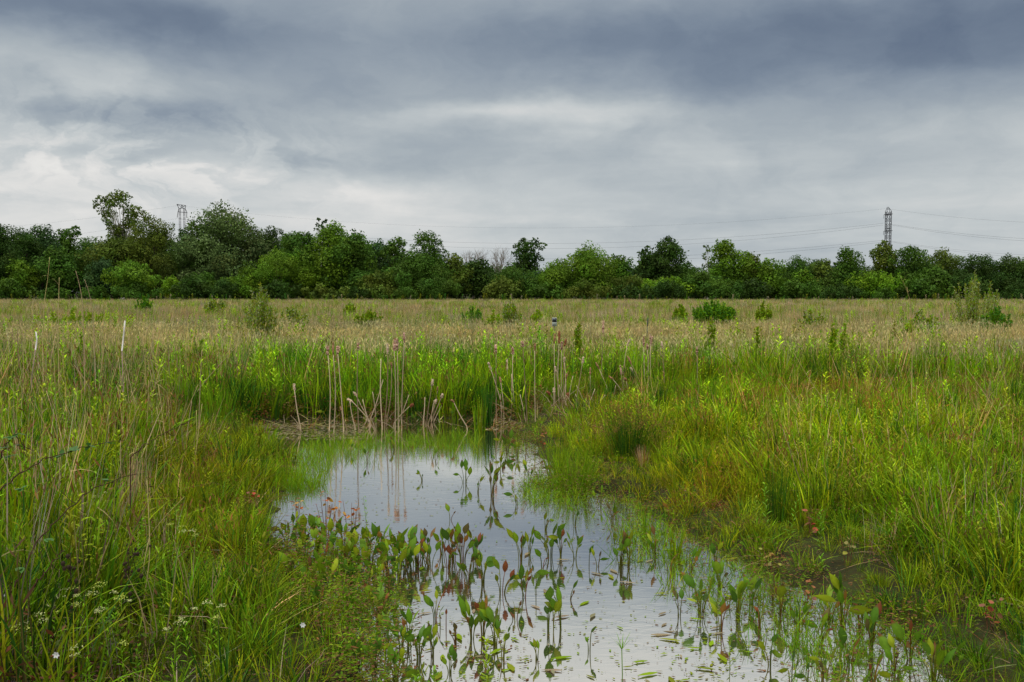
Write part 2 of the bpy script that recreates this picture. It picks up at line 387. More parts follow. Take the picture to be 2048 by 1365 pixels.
def seedgrass(n, h, spread, wid, col, headcol, k=3):
    mb = MB(); V_, F_, C_ = tuft(n, h, spread, wid, [col], k, .1, .12, .8, .35, .3); mb.add(V_, F_, C_)
    tips = V_.reshape(n, k, 2, 3)[:, -1, 0]
    T = unit(rng.normal(0, .3, (n, 3)) + [0, 0, 1.0]); S = unit(np.cross(T, rng.normal(0, 1, (n, 3))))
    c = jit(headcol, n, .2)
    mb.add(*ribbon(tips - T * .02, T, S, S, h * .10 * rng.uniform(.6, 1.4, n), wid * 1.8, np.array([.4, 1, .2]), .1, c, c))
    return mb.arrays()
def scatter(name, temps, x, y, scl, tint, mat, label=None, z=None, tilt=.1, hs=None):
    """bake copies of the templates into one mesh"""
    n = len(x); which = rng.integers(0, len(temps), n)
    z = height(x, y) if z is None else z
    rot = rng.uniform(0, 2 * pi, n); tx = rng.normal(0, tilt, n); ty = rng.normal(0, tilt, n)
    hs = np.ones(n) if hs is None else hs
    AV, AF, AC, off = [], [], [], 0
    for i, (V_, F_, C_) in enumerate(temps):
        m = np.where(which == i)[0]
        if not len(m): continue
        c, s = np.cos(rot[m])[:, None], np.sin(rot[m])[:, None]
        vx = V_[None, :, 0] * scl[m][:, None]; vy = V_[None, :, 1] * scl[m][:, None]; vz = V_[None, :, 2] * (scl[m] * hs[m])[:, None]
        wx = vx * c - vy * s + vz * tx[m][:, None]; wy = vx * s + vy * c + vz * ty[m][:, None]
        P = np.stack([wx + x[m][:, None], wy + y[m][:, None], vz + z[m][:, None]], -1).reshape(-1, 3)
        Fm = (F_[None] + (np.arange(len(m)) * len(V_))[:, None, None]).reshape(-1, 4) + off
        Cm = np.clip(C_[None] * tint[m][:, None], 0, .95).reshape(-1, 3)
        AV.append(P); AF.append(Fm); AC.append(Cm); off += len(P)
    V_ = np.concatenate(AV); F_ = np.concatenate(AF); C_ = np.concatenate(AC)
    print(name, n, 'pieces', len(F_), 'quads')
    o = link(name, make_mesh(name, V_, F_, C_), mat); kind(o, 'stuff', label); return o
def rand_pts(d0, d1, dens, margin=1.28):
    hw = .515 * margin
    mg_ = 2.2 if d0 < 30 else 0.0
    area = hw * (d1 ** 2 - d0 ** 2) + 2 * mg_ * (d1 - d0); n = int(area * dens)
    y = np.sqrt(rng.uniform(d0 ** 2, d1 ** 2, n)); x = rng.uniform(-1, 1, n) * (hw * y + mg_)
    return x, y
def keep(m, *arr): return [a_[m] for a_ in arr]
def clear_px(x, y, polys):
    px, py = proj(x, y, 0.05); m = np.zeros(len(x), bool)
    for (x0, x1, y0, y1) in polys: m |= (px > x0) & (px < x1) & (py > y0) & (py < y1)
    return m

ORD = 'first second third fourth fifth sixth seventh eighth ninth tenth eleventh twelfth thirteenth fourteenth fifteenth sixteenth seventeenth eighteenth nineteenth'.split()
TENS = {2: 'twenty', 3: 'thirty', 4: 'forty', 5: 'fifty', 6: 'sixty', 7: 'seventy', 8: 'eighty', 9: 'ninety'}
TENTH = {2: 'twentieth', 3: 'thirtieth', 4: 'fortieth', 5: 'fiftieth', 6: 'sixtieth', 7: 'seventieth', 8: 'eightieth', 9: 'ninetieth'}
def ordinal(n):
    if n <= 19: return ORD[n - 1]
    t, u = divmod(n, 10)
    return TENTH[t] if u == 0 else TENS[t] + '-' + ORD[u - 1]

# ------------------------------------------------------------------ trees on the far edge of the meadow
def leaf_cards(c, r, n, size, col, rr, squash=.8):
    d = unit(rr.normal(0, 1, (n, 3)))
    rad = r * (rr.uniform(.55, 1.08, n) ** .7)
    P = c + d * rad[:, None] * [1, 1, squash]
    nrm = unit(d + rr.normal(0, .55, (n, 3)) + [0, 0, .25])
    T = unit(np.cross(nrm, rr.normal(0, 1, (n, 3)))); S = np.cross(nrm, T)
    cc = np.broadcast_to(col, (n, 3)) * (1 + rr.uniform(-.28, .28, (n, 1)))
    sz = size * rr.uniform(.55, 1.35, n)
    return ribbon(P, T, S, S, sz, sz * .75, np.array([.35, 1, .3]), rr.normal(0, .2, n), cc, cc)
TG = {k_: np.array(v_) * [1.15, 1.12, .95] for k_, v_ in dict(dark=(.034, .074, .013), mid=(.050, .112, .014), light=(.085, .170, .013), olive=(.078, .120, .018), grey=(.080, .130, .042), bright=(.105, .215, .012), blue=(.040, .092, .030)).items()}
def make_tree(spec, k):
    px, top, wpx, D, tone, shape, bot, descr = spec
    rr = np.random.default_rng(300 + k)
    s = D / FPX
    base = np.array([(px - 1024) * s, D, .1])
    H = ((585 - top) * s + CH - .1) * (1.05 if shape != 'cone' else 1.0)
    zb = max(.3, (585 - bot) * s + CH - .1)
    R = wpx * s / 2 * (1.0 if shape in ('sparse', 'flat') or bot < 585 else 1.34)
    col = np.array(TG[tone])
    root = empty('tree', base)
    tr = MB(); cr_ = MB()
    lobes = []
    hh = H - zb
    nl = int(np.clip(16 * (hh * R / 22) ** .6, 9, 48))
    if shape == 'sparse': nl = 46 if R > 3 else 12
    for i in range(nl):
        t = (i + rr.uniform(0, 1)) / nl
        if shape == 'round': env = math.sqrt(max(0, 1 - (2 * t - 1) ** 2)) * .82 + .12
        elif shape == 'wide': env = (math.sqrt(max(0, 1 - (t * 1.02) ** 2.6))) * .9 + .06
        elif shape == 'cone': env = (1 - t) ** .75 * .92 + .08
        elif shape == 'flat': env = .35 + .65 * t if t < .8 else 1.0 - (t - .8) * 1.6
        else: env = (.35 + 1.1 * t if t < .55 else math.sqrt(max(.02, 1 - ((t - .55) / .47) ** 2))) 
        if bot > 585 and t < .5 and shape in ('round', 'wide'): env = max(env, .80)
        a = rr.uniform(0, 2 * pi); rd = R * env * (rr.uniform(.45, 1) ** .5) * rr.uniform(.75, 1.22)
        lr = R * rr.uniform(.16, .38) * (.8 if shape in ('cone',) else 1.0)
        if shape == 'sparse': lr = R * rr.uniform(.12, .23)
        lr = min(lr, hh * .3)
        rd = max(0, rd - lr * .55)
        z = zb + lr * .6 + (hh - lr * 1.45) * t
        lobes.append((np.array([rd * cos(a), rd * sin(a), z]), lr))
    if shape != 'sparse':   # a crown core so that the far side does not show through everywhere
        for j in range(5):
            tt = (j + .5) / 5
            lobes.append((np.array([rr.normal(0, R * .1), rr.normal(0, R * .1), zb + hh * (.1 + .72 * tt)]), min(R * .42, hh * .3)))
    lsz = .34 * (D / 200) ** .5 * rr.uniform(.78, 1.35)
    for (c, lr) in lobes:
        tint = rr.uniform(.72, 1.3)
        n = int(np.clip((120 if shape != 'sparse' else 110) * (lr / 1.4) ** 2 * (.34 / lsz) ** 2 + 30, 40, 520))
        if shape == 'sparse': n = int(n * (.85 if R > 3 else .30))
        cr_.add(*leaf_cards(c, lr, n, lsz, col * tint * [rr.uniform(.85, 1.2), 1, rr.uniform(.8, 1.2)], rr))
        # ragged sprigs beyond the lobe
        for q in range(3):
            d = unit(rr.normal(0, 1, 3) + [0, 0, .5]); cr_.add(*leaf_cards(c + d * lr * 1.05, lr * .3, max(8, n // 16), lsz, col * tint, rr))
    bark = np.array((.42, .40, .34)) if shape == 'sparse' else np.array((.07, .055, .04))
    lean = rr.normal(0, .02, 2)
    tp = np.array([[lean[0] * z, lean[1] * z, z] for z in np.linspace(-.3, H * .8, 7)])
    tr.add(*tube(tp, np.linspace(H * .020, H * .003, 7), bark, 6))
    for (c, lr) in lobes[::(1 if shape == 'sparse' else 3)]:
        z0 = c[2] * rr.uniform(.45, .75); p0 = np.array([lean[0] * z0, lean[1] * z0, z0])
        mid = (p0 + c) / 2 + [0, 0, -.1 * np.linalg.norm(c - p0)]
        tr.add(*tube(np.array([p0, mid, c]), [H * .006, H * .0035, H * .001], bark, 4))
    obj('trunk', tr, M_BARK, root); obj('crown', cr_, M_TREE, root)
    return root
FRONT = [ # px, top y, width px, distance, tone, shape, crown bottom y, description
    (-60, 458, 150, 215, 'dark', 'round', 590, 'tall dark tree cut by the picture edge'),
    (18, 452, 100, 212, 'dark', 'round', 590, 'tall dark round-topped tree'),
    (56, 474, 84, 206, 'dark', 'round', 575, 'very dark rounded tree with large leaves'),
    (45, 521, 62, 202, 'light', 'round', 596, 'low yellow-green tree in front of darker crowns'),
    (88, 455, 80, 222, 'blue', 'round', 590, 'dark tree with an uneven top'),
    (140, 460, 64, 210, 'mid', 'flat', 520, 'flat-topped tree with one spreading shelf of leaves'),
    (122, 500, 90, 205, 'mid', 'round', 596, 'middle-height green tree below the flat-topped one'),
    (205, 520, 60, 204, 'blue', 'round', 596, 'low bluish dark tree'),
    (246, 395, 112, 222, 'olive', 'sparse', 492, 'tall thin-leaved tree with pale limbs and sky showing through'),
    (232, 478, 110, 210, 'olive', 'round', 596, 'olive green tree under the thin-leaved giant'),
    (266, 524, 84, 200, 'light', 'round', 598, 'bright rounded low tree with dense leaves'),
    (312, 442, 96, 214, 'olive', 'round', 596, 'rounded olive tree between the thin-leaved giant and the big dome'),
    (345, 555, 46, 198, 'bright', 'round', 598, 'small bright green bush-like tree'),
    (392, 450, 76, 214, 'mid', 'round', 596, 'dark green tree at the shoulder of the big dome'),
    (452, 421, 176, 216, 'grey', 'wide', 594, 'broad grey-green dome, the widest tree'),
    (408, 548, 80, 201, 'mid', 'round', 598, 'low green tree at the foot of the broad dome'),
    (480, 552, 70, 200, 'light', 'round', 598, 'low lighter tree at the foot of the broad dome'),
    (556, 502, 100, 203, 'light', 'round', 598, 'rounded mid-height tree with fresh green leaves'),
    (545, 457, 60, 218, 'dark', 'round', 590, 'dark tree with a loose ragged outline'),
    (610, 466, 90, 212, 'mid', 'round', 596, 'green tree with a level top'),
    (645, 444, 34, 224, 'dark', 'sparse', 480, 'thin dark treetop poking above its neighbours'),
    (668, 455, 120, 209, 'light', 'wide', 596, 'large light green tree with a wide rounded crown'),
    (712, 470, 92, 206, 'mid', 'wide', 598, 'green tree sloping down beside the gap'),
    (758, 488, 80, 216, 'blue', 'round', 596, 'low-topped bluish tree'),
    (792, 477, 60, 210, 'mid', 'round', 596, 'narrow tree with bunched leaves'),
    (858, 467, 82, 207, 'mid', 'round', 560, 'tall tree with clustered dark leaves'),
    (842, 510, 120, 202, 'mid', 'wide', 598, 'wide skirt of green under the clustered tree'),
    (770, 545, 90, 200, 'olive', 'round', 598, 'low olive tree'),
    (912, 512, 64, 206, 'olive', 'round', 598, 'low tree before the bare branches'),
    (968, 522, 90, 209, 'dark', 'round', 598, 'low dark tree under the bare branches'),
    (1055, 480, 76, 208, 'dark', 'round', 548, 'lone tall dark tree standing clear of its neighbours'),
    (1030, 535, 90, 201, 'mid', 'round', 598, 'mid green tree below the lone dark one'),
    (1105, 528, 80, 202, 'light', 'round', 598, 'fresh green low tree'),
    (1172, 498, 112, 205, 'light', 'wide', 596, 'bright broad tree with a lumpy crown'),
    (1240, 514, 60, 208, 'mid', 'round', 596, 'small-topped tree beside the broad bright one'),
    (1300, 500, 80, 214, 'dark', 'round', 580, 'dark tree leaning out from the oak-like crown'),
    (1334, 480, 104, 211, 'dark', 'wide', 580, 'tall dark oak-like tree with sky holes'),
    (1262, 552, 90, 201, 'olive', 'round', 598, 'low olive tree in front of the oak-like one'),
    (1335, 556, 90, 200, 'bright', 'round', 598, 'low bright tree in front of the oak-like one'),
    (1414, 495, 44, 214, 'grey', 'sparse', 560, 'thin pale-leaved narrow tree'),
    (1402, 545, 70, 200, 'mid', 'round', 598, 'low green tree beside the pale-leaved one'),
    (1456, 484, 86, 207, 'light', 'round', 596, 'upright fresh green tree with a rounded peak'),
    (1500, 508, 70, 209, 'olive', 'round', 596, 'olive shoulder tree beside the rounded peak'),
    (1540, 520, 70, 205, 'light', 'round', 598, 'low light green tree'),
    (1592, 519, 90, 211, 'mid', 'wide', 598, 'low round tree with a smooth top'),
    (1608, 538, 60, 201, 'light', 'cone', 598, 'small pointed light green tree'),
    (1645, 520, 56, 212, 'olive', 'round', 596, 'small olive tree beside the pointed one'),
    (1690, 494, 84, 204, 'mid', 'cone', 598, 'pointed dark green tree with tiered branches'),
    (1765, 489, 84, 210, 'olive', 'wide', 570, 'wide-topped tree hiding the foot of the lattice mast'),
    (1815, 494, 84, 207, 'mid', 'wide', 596, 'broad green tree next to the lattice mast'),
    (1745, 545, 90, 200, 'bright', 'round', 598, 'low bright tree below the lattice mast'),
    (1885, 503, 80, 212, 'olive', 'round', 596, 'rounded olive tree'),
    (1858, 535, 80, 203, 'mid', 'round', 598, 'low tree with dark gaps'),
    (1950, 511, 84, 208, 'dark', 'round', 596, 'dark round tree'),
    (1925, 548, 70, 201, 'dark', 'round', 598, 'low dark tree near the tall willow shrub'),
    (2022, 517, 90, 209, 'dark', 'round', 598, 'dark tree near the picture edge'),
    (2110, 512, 110, 206, 'mid', 'round', 598, 'green tree cut by the picture edge'),
]
r_ = np.random.default_rng(5)
xs = sorted(range(len(FRONT)), key=lambda i: FRONT[i][0])
rank = {i: k + 1 for k, i in enumerate(xs)}
for i, sp in enumerate(FRONT):
    t = make_tree(sp, i)
    tag(t, f'{sp[7]}, {ordinal(rank[i])} from the left', 'tree', 'trees in the front row of the far wood')
bx = -90; k = 0
while bx < 2200:
    tall = 470 if bx < 600 else (500 if bx < 900 else (522 if bx < 1030 else 525))
    if bx > 1400: tall = 524
    wd = r_.uniform(90, 120)
    t = make_tree((bx, tall + r_.uniform(0, 14), wd, 238 + r_.uniform(-6, 8), ['dark', 'mid', 'blue'][k % 3], 'wide', 597, ''), 400 + k)
    tag(t, f'{["dark", "mid green", "bluish dark"][k % 3]} back-row tree, {ordinal(k + 1)} from the left behind the front trees', 'tree', 'trees in the back row of the far wood')
    bx += wd * .62; k += 1
kk = k
# low scrub along the wood's foot
for j in range(26):
    px = -70 + j * 88 + r_.uniform(-25, 25)
    t = make_tree((px, 566 + r_.uniform(-10, 12), r_.uniform(56, 96), 196 + r_.uniform(-3, 3), ['dark', 'mid', 'mid', 'dark', 'olive'][int(r_.integers(0, 5))], 'round', 600, ''), 700 + j)
    t.name = 'scrub_tree'
    tag(t, f'low scrubby tree at the wood foot, {ordinal(j + 1)} from the left', 'scrub tree', 'scrub along the foot of the wood')
# bare trees
def bare_tree(px, top, wpx, D, k):
    rr = np.random.default_rng(900 + k); s = D / FPX
    root = empty('bare_tree', ((px - 1024) * s, D, .1)); H = (585 - top) * s + CH; R = wpx * s / 2
    c = np.array((.17, .15, .125)); tr = MB(); br = MB()
    tr.add(*tube([(0, 0, -.3), (.1, 0, H * .25), (0, .1, H * .5)], [.22, .17, .12], c, 6))
    def grow(p, d, ln, r, lv):
        q = p + d * ln
        br.add(*tube([p, (p + q) / 2 + rr.normal(0, ln * .04, 3), q], [r, r * .75, r * .5], c, 4))
        if lv == 0: return
        for _ in range(3 if lv > 1 else 4):
            dd = unit(d + rr.normal(0, .42, 3) * [1, 1, .5] + [0, 0, .12]); grow(p + d * ln * rr.uniform(.55, 1), dd, ln * rr.uniform(.55, .8), r * .6, lv - 1)
    for i in range(9):
        a = i * 2.4; d = unit(np.array([cos(a) * .55 * R / 3, sin(a) * .5, 1.3]))
        grow(np.array([0, 0, H * rr.uniform(.28, .5)]), d, H * .26, .07, 3)
    obj('trunk', tr, M_BARK, root); obj('branches', br, M_BARK, root)
    return root
tag(bare_tree(946, 492, 56, 214, 1), 'leafless grey tree with a fan of fine twigs, the wider of the two bare trees', 'bare tree', 'leafless trees in the wood')
tag(bare_tree(999, 498, 40, 212, 2), 'leafless grey tree close beside the lone tall dark tree', 'bare tree', 'leafless trees in the wood')

# ------------------------------------------------------------------ pylons and power lines
STEEL = np.array((.035, .040, .048)); GALV = np.array((.10, .10, .11))
def lattice(mb, x0, x1, y0, y1, z0, z1, n, r, col):
    zs = np.linspace(z0, z1, n + 1)
    for (x, y) in ((x0, y0), (x1, y0), (x0, y1), (x1, y1)): mb.add(*beam((x, y, z0), (x, y, z1), r * 1.5, col))
    for i in range(n):
        a, b = zs[i], zs[i + 1]
        for (p, q) in (((x0, y0), (x1, y0)), ((x1, y1), (x0, y1)), ((x0, y0), (x0, y1)), ((x1, y0), (x1, y1))):
            mb.add(*beam((*p, a), (*q, b), r * .75, col)); mb.add(*beam((*q, a), (*p, b), r * .75, col))
        if i % 3 == 0: 
            for (p, q) in (((x0, y0), (x1, y0)), ((x1, y1), (x0, y1))): mb.add(*beam((*p, a), (*q, a), r * 1.4, col))
D1 = 420.; s1 = D1 / FPX
X1 = (1773 - 1024) * s1
py1 = empty('lattice_pylon', (X1, D1, 0))
zt = lambda y, D: (585 - y) * D / FPX + CH
mb = MB(); lattice(mb, -.95, .95, -.95, .95, 0, zt(424, D1), 15, .095, STEEL); obj('tower_frame', mb, M_METAL, py1)
mb = MB(); zc_ = zt(424, D1); zp = zt(415.5, D1)
for sx in (-1, 1):
    for sy in (-1, 1): mb.add(*beam((sx * .95, sy * .95, zc_), (sx * .2 - .3, 0, zp), .10, STEEL))
mb.add(*beam((-.7, 0, (zc_ + zp) / 2), (.5, 0, (zc_ + zp) / 2), .1, STEEL)); obj('peak', mb, M_METAL, py1)
for zz_ in (zt(430, D1), zt(463, D1)):
    mb = MB(); mb.add(*beam((-1.05, -2.2, zz_), (-1.05, 2.2, zz_), .1, STEEL)); mb.add(*beam((1.05, -2.2, zz_), (1.05, 2.2, zz_), .1, STEEL))
    for q in range(3): mb.add(*beam((-1.05, -2 + q * 2, zz_), (1.05, -2 + q * 2, zz_), .09, STEEL))
    ca = obj('crossarm', mb, M_METAL, py1)
    for sy in (-2.1, 2.1):
        mb = MB(); mb.add(*tube([(-1.1, sy, zz_), (-1.1, sy, zz_ - 1.6)], .07, GALV, 6)); obj('insulator', mb, M_METAL, ca)
tag(py1, 'narrow dark lattice pylon with a pointed cap rising behind the wood', 'pylon', 'pylons beyond the wood')
D2 = 480.; X2 = (366.5 - 1024) * D2 / FPX
py2 = empty('lattice_pylon', (X2, D2, 0)); u2 = D2 / FPX
def q2(px, py, y=0): return np.array([(px - 366.5) * u2, y, zt(py, D2)])
mb = MB(); lattice(mb, (361.5 - 366.5) * u2, (364.6 - 366.5) * u2, -.4, .4, 0, zt(418, D2), 22, .032, GALV * 1.2); lattice(mb, (370.4 - 366.5) * u2, (373.2 - 366.5) * u2, -.4, .4, 0, zt(418, D2), 22, .032, GALV * 1.2)
obj('tower_frame', mb, M_METAL, py2)
mb = MB()
for yy in (-.3, .3):
    for a_, b_ in (((357.5, 410), (361.5, 418.5)), ((357.5, 410), (371, 418)), ((375, 412.5), (373.5, 419)), ((375, 412.5), (364, 418)), ((357.5, 410), (375, 412.5)), ((361.5, 418.2), (373.5, 418.6)), ((366, 411.3), (367.5, 414.5)), ((369, 411.8), (367.5, 414.5))):
        mb.add(*beam(q2(*a_, yy), q2(*b_, yy), .075, STEEL))
obj('peak', mb, M_METAL, py2)
mb = MB()
for yy in (-.3, .3):
    mb.add(*beam(q2(359.5, 425, yy), q2(377.6, 427, yy), .11, STEEL))
    for a_, b_ in (((361.5, 418.5), (359.5, 425)), ((373.5, 418.5), (377.6, 427))): mb.add(*beam(q2(*a_, yy), q2(*b_, yy), .07, STEEL))
ca = obj('crossarm', mb, M_METAL, py2)
for a_, b_ in (((359.5, 425), (357.6, 436.5)), ((377, 427), (376.4, 437))):
    mb = MB(); mb.add(*beam(q2(*a_), q2(*b_), .13, STEEL)); obj('insulator', mb, M_METAL, ca)
tag(py2, 'small pylon with a flared horned top behind the broad dome tree', 'pylon', 'pylons beyond the wood')
def wire(p, q, sag, label, r=.05):
    t = np.linspace(0, 1, 40)[:, None]; pts = p * (1 - t) + q * t; pts[:, 2] -= (4 * sag * t * (1 - t))[:, 0]
    mb = MB(); mb.add(*tube(pts - p, r * .62, (.045, .048, .055), 4)); o = obj('power_line', mb, M_METAL, None, tuple(p)); return tag(o, label, 'power line', 'power lines over the wood')
def A1(px, py): return AT(px, py, D1)
def A2(px, py): return AT(px, py, D2)
wire(A1(1771, 418), A2(358, 411), 9.4, 'uppermost thin wire sagging between the two pylons', .026)
wire(A1(1767, 447), A2(357, 437), 10.2, 'upper wire of the middle pair between the two pylons', .045)
wire(A1(1767, 450.5), A2(357.5, 438), 12.0, 'lower wire of the middle pair between the two pylons', .045)
wire(A1(1767, 481), A2(357, 470), 9.6, 'upper wire of the lowest pair between the two pylons', .05)
wire(A1(1767, 484.5), A2(357, 473), 10.6, 'lower wire of the lowest pair between the two pylons', .05)
wire(A1(1775, 418), AT(2700, 420, 330), 5.6, 'uppermost thin wire running off past the pointed-cap pylon', .035)
wire(A1(1778, 448), AT(2700, 450, 330), 6.2, 'upper wire of the middle pair running off past the pointed-cap pylon', .045)
wire(A1(1778, 449.5), AT(2700, 456, 330), 6.6, 'lower wire of the middle pair running off past the pointed-cap pylon', .045)
wire(A1(1778, 482), AT(2700, 484, 330), 6.0, 'upper wire of the lowest pair running off past the pointed-cap pylon', .04)
wire(A1(1778, 483.5), AT(2700, 490, 330), 6.4, 'lower wire of the lowest pair running off past the pointed-cap pylon', .04)
wire(A2(357.5, 411), AT(-260, 462, 640), 4, 'uppermost thin wire running off past the horned pylon', .034)
wire(A2(357.5, 437), AT(-260, 492, 640), 4.5, 'second wire running off past the horned pylon', .034)
wire(A2(357.5, 449), AT(-260, 500, 640), 4.5, 'third wire running off past the horned pylon', .034)

# ------------------------------------------------------------------ ground cover that nobody could count
ZT = [((1550, 880), (340, 110), (1.42, 1.28, .9)), ((1390, 1010), (170, 90), (1.10, .84, .8)), ((400, 980), (170, 120), (1.02, .80, .75)), ((1780, 1310), (380, 130), (.58, .68, .9)), ((200, 1340), (420, 130), (.56, .58, .8)),  # last two darken the near corners: lens vignetting put into the plant colour
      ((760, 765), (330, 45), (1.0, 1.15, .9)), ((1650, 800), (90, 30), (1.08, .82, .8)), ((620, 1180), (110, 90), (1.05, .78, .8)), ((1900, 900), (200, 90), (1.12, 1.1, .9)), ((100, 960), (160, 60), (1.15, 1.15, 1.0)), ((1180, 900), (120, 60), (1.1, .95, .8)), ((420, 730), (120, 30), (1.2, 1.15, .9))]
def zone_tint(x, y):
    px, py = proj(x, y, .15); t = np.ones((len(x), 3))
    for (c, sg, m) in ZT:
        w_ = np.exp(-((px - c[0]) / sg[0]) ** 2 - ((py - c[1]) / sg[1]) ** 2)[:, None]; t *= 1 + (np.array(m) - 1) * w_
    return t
def tint_of(x, y, seed, amt=.25, scale=3.):
    t = 1 + amt * fbm(x, y, scale, seed, 3); g = 1 + amt * .4 * fbm(x, y, scale * 1.7, seed + 1, 2)
    return np.stack([t * g, t, t / g], 1)
# far meadow of dry grass, 23 m to the wood
def meadow(name, d0, d1, dens, wid, n, k, cols, hmul, seed, lo=-9, hi=9, lbl=None, sharp=.5, head=None, extra=None):
    x, y = rand_pts(d0, d1, dens)
    v = fbm(x, y, 9 if d1 < 60 else 22, seed, 3) + rng.normal(0, .35, len(x))
    m = (v > lo) & (v < hi)
    if extra is not None: m &= extra(x, y)
    x, y = keep(m, x, y)
    temps = [seedgrass(n, 1.0, .22 * (wid / .01) ** .5, wid, c, head if head is not None else c * 1.1, k) if head is not None else tuft(n, 1.0, .22 * (wid / .01) ** .5, wid, [c], k, .13, .12, .6) for c in cols for _ in range(2)]
    h = hmul * rng.uniform(.55, 1.18, len(x)) * (1 + .20 * fbm(x, y, 6, seed + 7, 3))
    return scatter(name, temps, x, y, np.ones(len(x)), tint_of(x, y, seed + 3, .34, 8) * rng.uniform(.75, 1.25, (len(x), 1)), M_DRY if cols[0] is TAN or head is not None else M_GRASS, lbl, hs=h)
def dry_zone(x, y):      # the dry grass begins behind the green belt; nearer at both sides
    edge = 24.0 + 3.6 * fbm(x, y, 5, 77, 3) + rng.normal(0, 1.3, len(x)) - 3.0 * sstep(5, 11, np.abs(x - 1)) * (x > 0)
    return y > edge
DR = [TAN, PINK * .92, GREYTAN, TAN * .85]
meadow('dry_meadow_grass', 20, 42, 9, .012, 16, 3, DR, .86, 31, -9, .50, 'knee-high tan and pinkish dry grass covering the meadow', extra=dry_zone, head=TAN * .95)
meadow('dry_meadow_grass', 42, 90, 3.2, .024, 18, 2, DR, .86, 32, -9, .42, 'tan dry grass in the middle of the meadow')
meadow('dry_meadow_grass', 90, 205, .75, .055, 26, 2, DR, .88, 33, -9, .38, 'pale dry grass below the wood')
GC = [OLIVE, YGREEN * .8, YGREEN * .55, GREEN]
meadow('green_meadow_grass', 20, 42, 10, .011, 14, 3, GC, .84, 31, -.35, 9, 'olive green grass growing through the dry meadow', extra=dry_zone)
meadow('green_meadow_grass', 42, 90, 3.0, .022, 18, 2, GC, .84, 32, -.12, 9, 'olive green grass in the middle of the meadow')
meadow('green_meadow_grass', 90, 205, .6, .055, 24, 2, GC, .88, 33, -.05, 9, 'green patches of grass below the wood')
# tall weeds along the far edge, before the wood
n_ = 420; y = rng.uniform(176, 196, n_); x = rng.uniform(-.62, .62, n_) * y; v = fbm(x, y * 3, 25, 46, 3); x, y = keep(v + rng.normal(0, .3, n_) > .0, x, y)
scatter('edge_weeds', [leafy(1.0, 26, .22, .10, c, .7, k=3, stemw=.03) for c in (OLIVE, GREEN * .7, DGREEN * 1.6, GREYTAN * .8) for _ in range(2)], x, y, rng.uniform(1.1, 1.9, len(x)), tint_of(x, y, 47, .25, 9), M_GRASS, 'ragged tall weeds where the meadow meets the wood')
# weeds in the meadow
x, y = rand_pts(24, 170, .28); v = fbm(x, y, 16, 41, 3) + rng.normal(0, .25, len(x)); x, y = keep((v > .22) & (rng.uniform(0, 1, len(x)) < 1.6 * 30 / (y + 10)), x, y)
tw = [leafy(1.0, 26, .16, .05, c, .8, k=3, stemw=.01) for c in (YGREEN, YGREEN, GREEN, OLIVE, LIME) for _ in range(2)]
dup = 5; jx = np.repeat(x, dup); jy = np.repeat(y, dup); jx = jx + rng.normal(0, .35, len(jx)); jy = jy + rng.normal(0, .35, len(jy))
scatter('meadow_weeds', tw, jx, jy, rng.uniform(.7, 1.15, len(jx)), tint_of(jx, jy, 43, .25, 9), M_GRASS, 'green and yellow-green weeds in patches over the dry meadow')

# green belt round the pond (near side of the dry grass)
def near_zone(x, y): return ~dry_zone(x, y - rng.exponential(2.6, len(x)))
def off_water(x, y, m=.05): return pond_sd(x, y) > m
def ditch_m(x, y):
    m = np.ones(len(x), bool)
    for c in DITCH: m &= (((x - c[0]) / .62) ** 2 + ((y - c[1]) / .42) ** 2) > rng.uniform(.6, 1.2, len(x))
    return m
LOWER = [(1258, 928, .50, .9), (1150, 972, .35, .5), (1112, 950, .25, .5), (1555, 1062, .22, .6), (1690, 1075, .28, .45), (1400, 925, .4, .6), (1622, 1098, .15, .5), (1545, 1150, .2, .4), (1695, 1150, .2, .4), (1020, 845, .9, .5), (1150, 826, .8, .9), (1262, 812, .8, .9), (1390, 803, .3, .7), (790, 852, 1.5, .4),
         (268, 1060, .22, .8), (118, 985, .2, .6), (150, 1345, .10, .3), (265, 1275, .14, .4), (1560, 806, .5, .8), (505, 1030, .2, .4), (1088, 905, .2, .4), (200, 1310, .35, .25), (400, 1370, .25, .2), (330, 1200, .12, .3)]
def hlim(x, y):
    """plant height round the pond: low at the edge and on the right bank, tall behind"""
    s = pond_sd(x, y)
    px, py = proj(x, y, .05)
    h = .30 + .22 * sstep(.2, 1.6, s)
    low = (px > 430) & (px < 800) & (py > 985) & (s < .8)
    h = np.where(low, .18 + .16 * sstep(.2, .8, s), h)
    h = np.where(py < 845, .76, h)                                    # belt behind the pond
    h = h + 0 * px
    h = np.where((px < 520) & (py >= 845), .34 + .34 * sstep(.7, 2.0, s), h)
    h = np.where((px > 1050) & (py >= 800), .19 + .30 * sstep(.2, 1.5, s), h)
    for (qx, qy, rx, ry) in LOWER:      # room round the plants that stand out
        c = G(qx, qy, .05); h = h * (1 - .55 * np.exp(-((x - c[0]) / rx) ** 4 - ((y - c[1] + ry * .55) / ry) ** 4))
    return h
BELT = [GREEN * 1.15, GREEN, YGREEN, DGREEN * 1.3, LIME * .8]
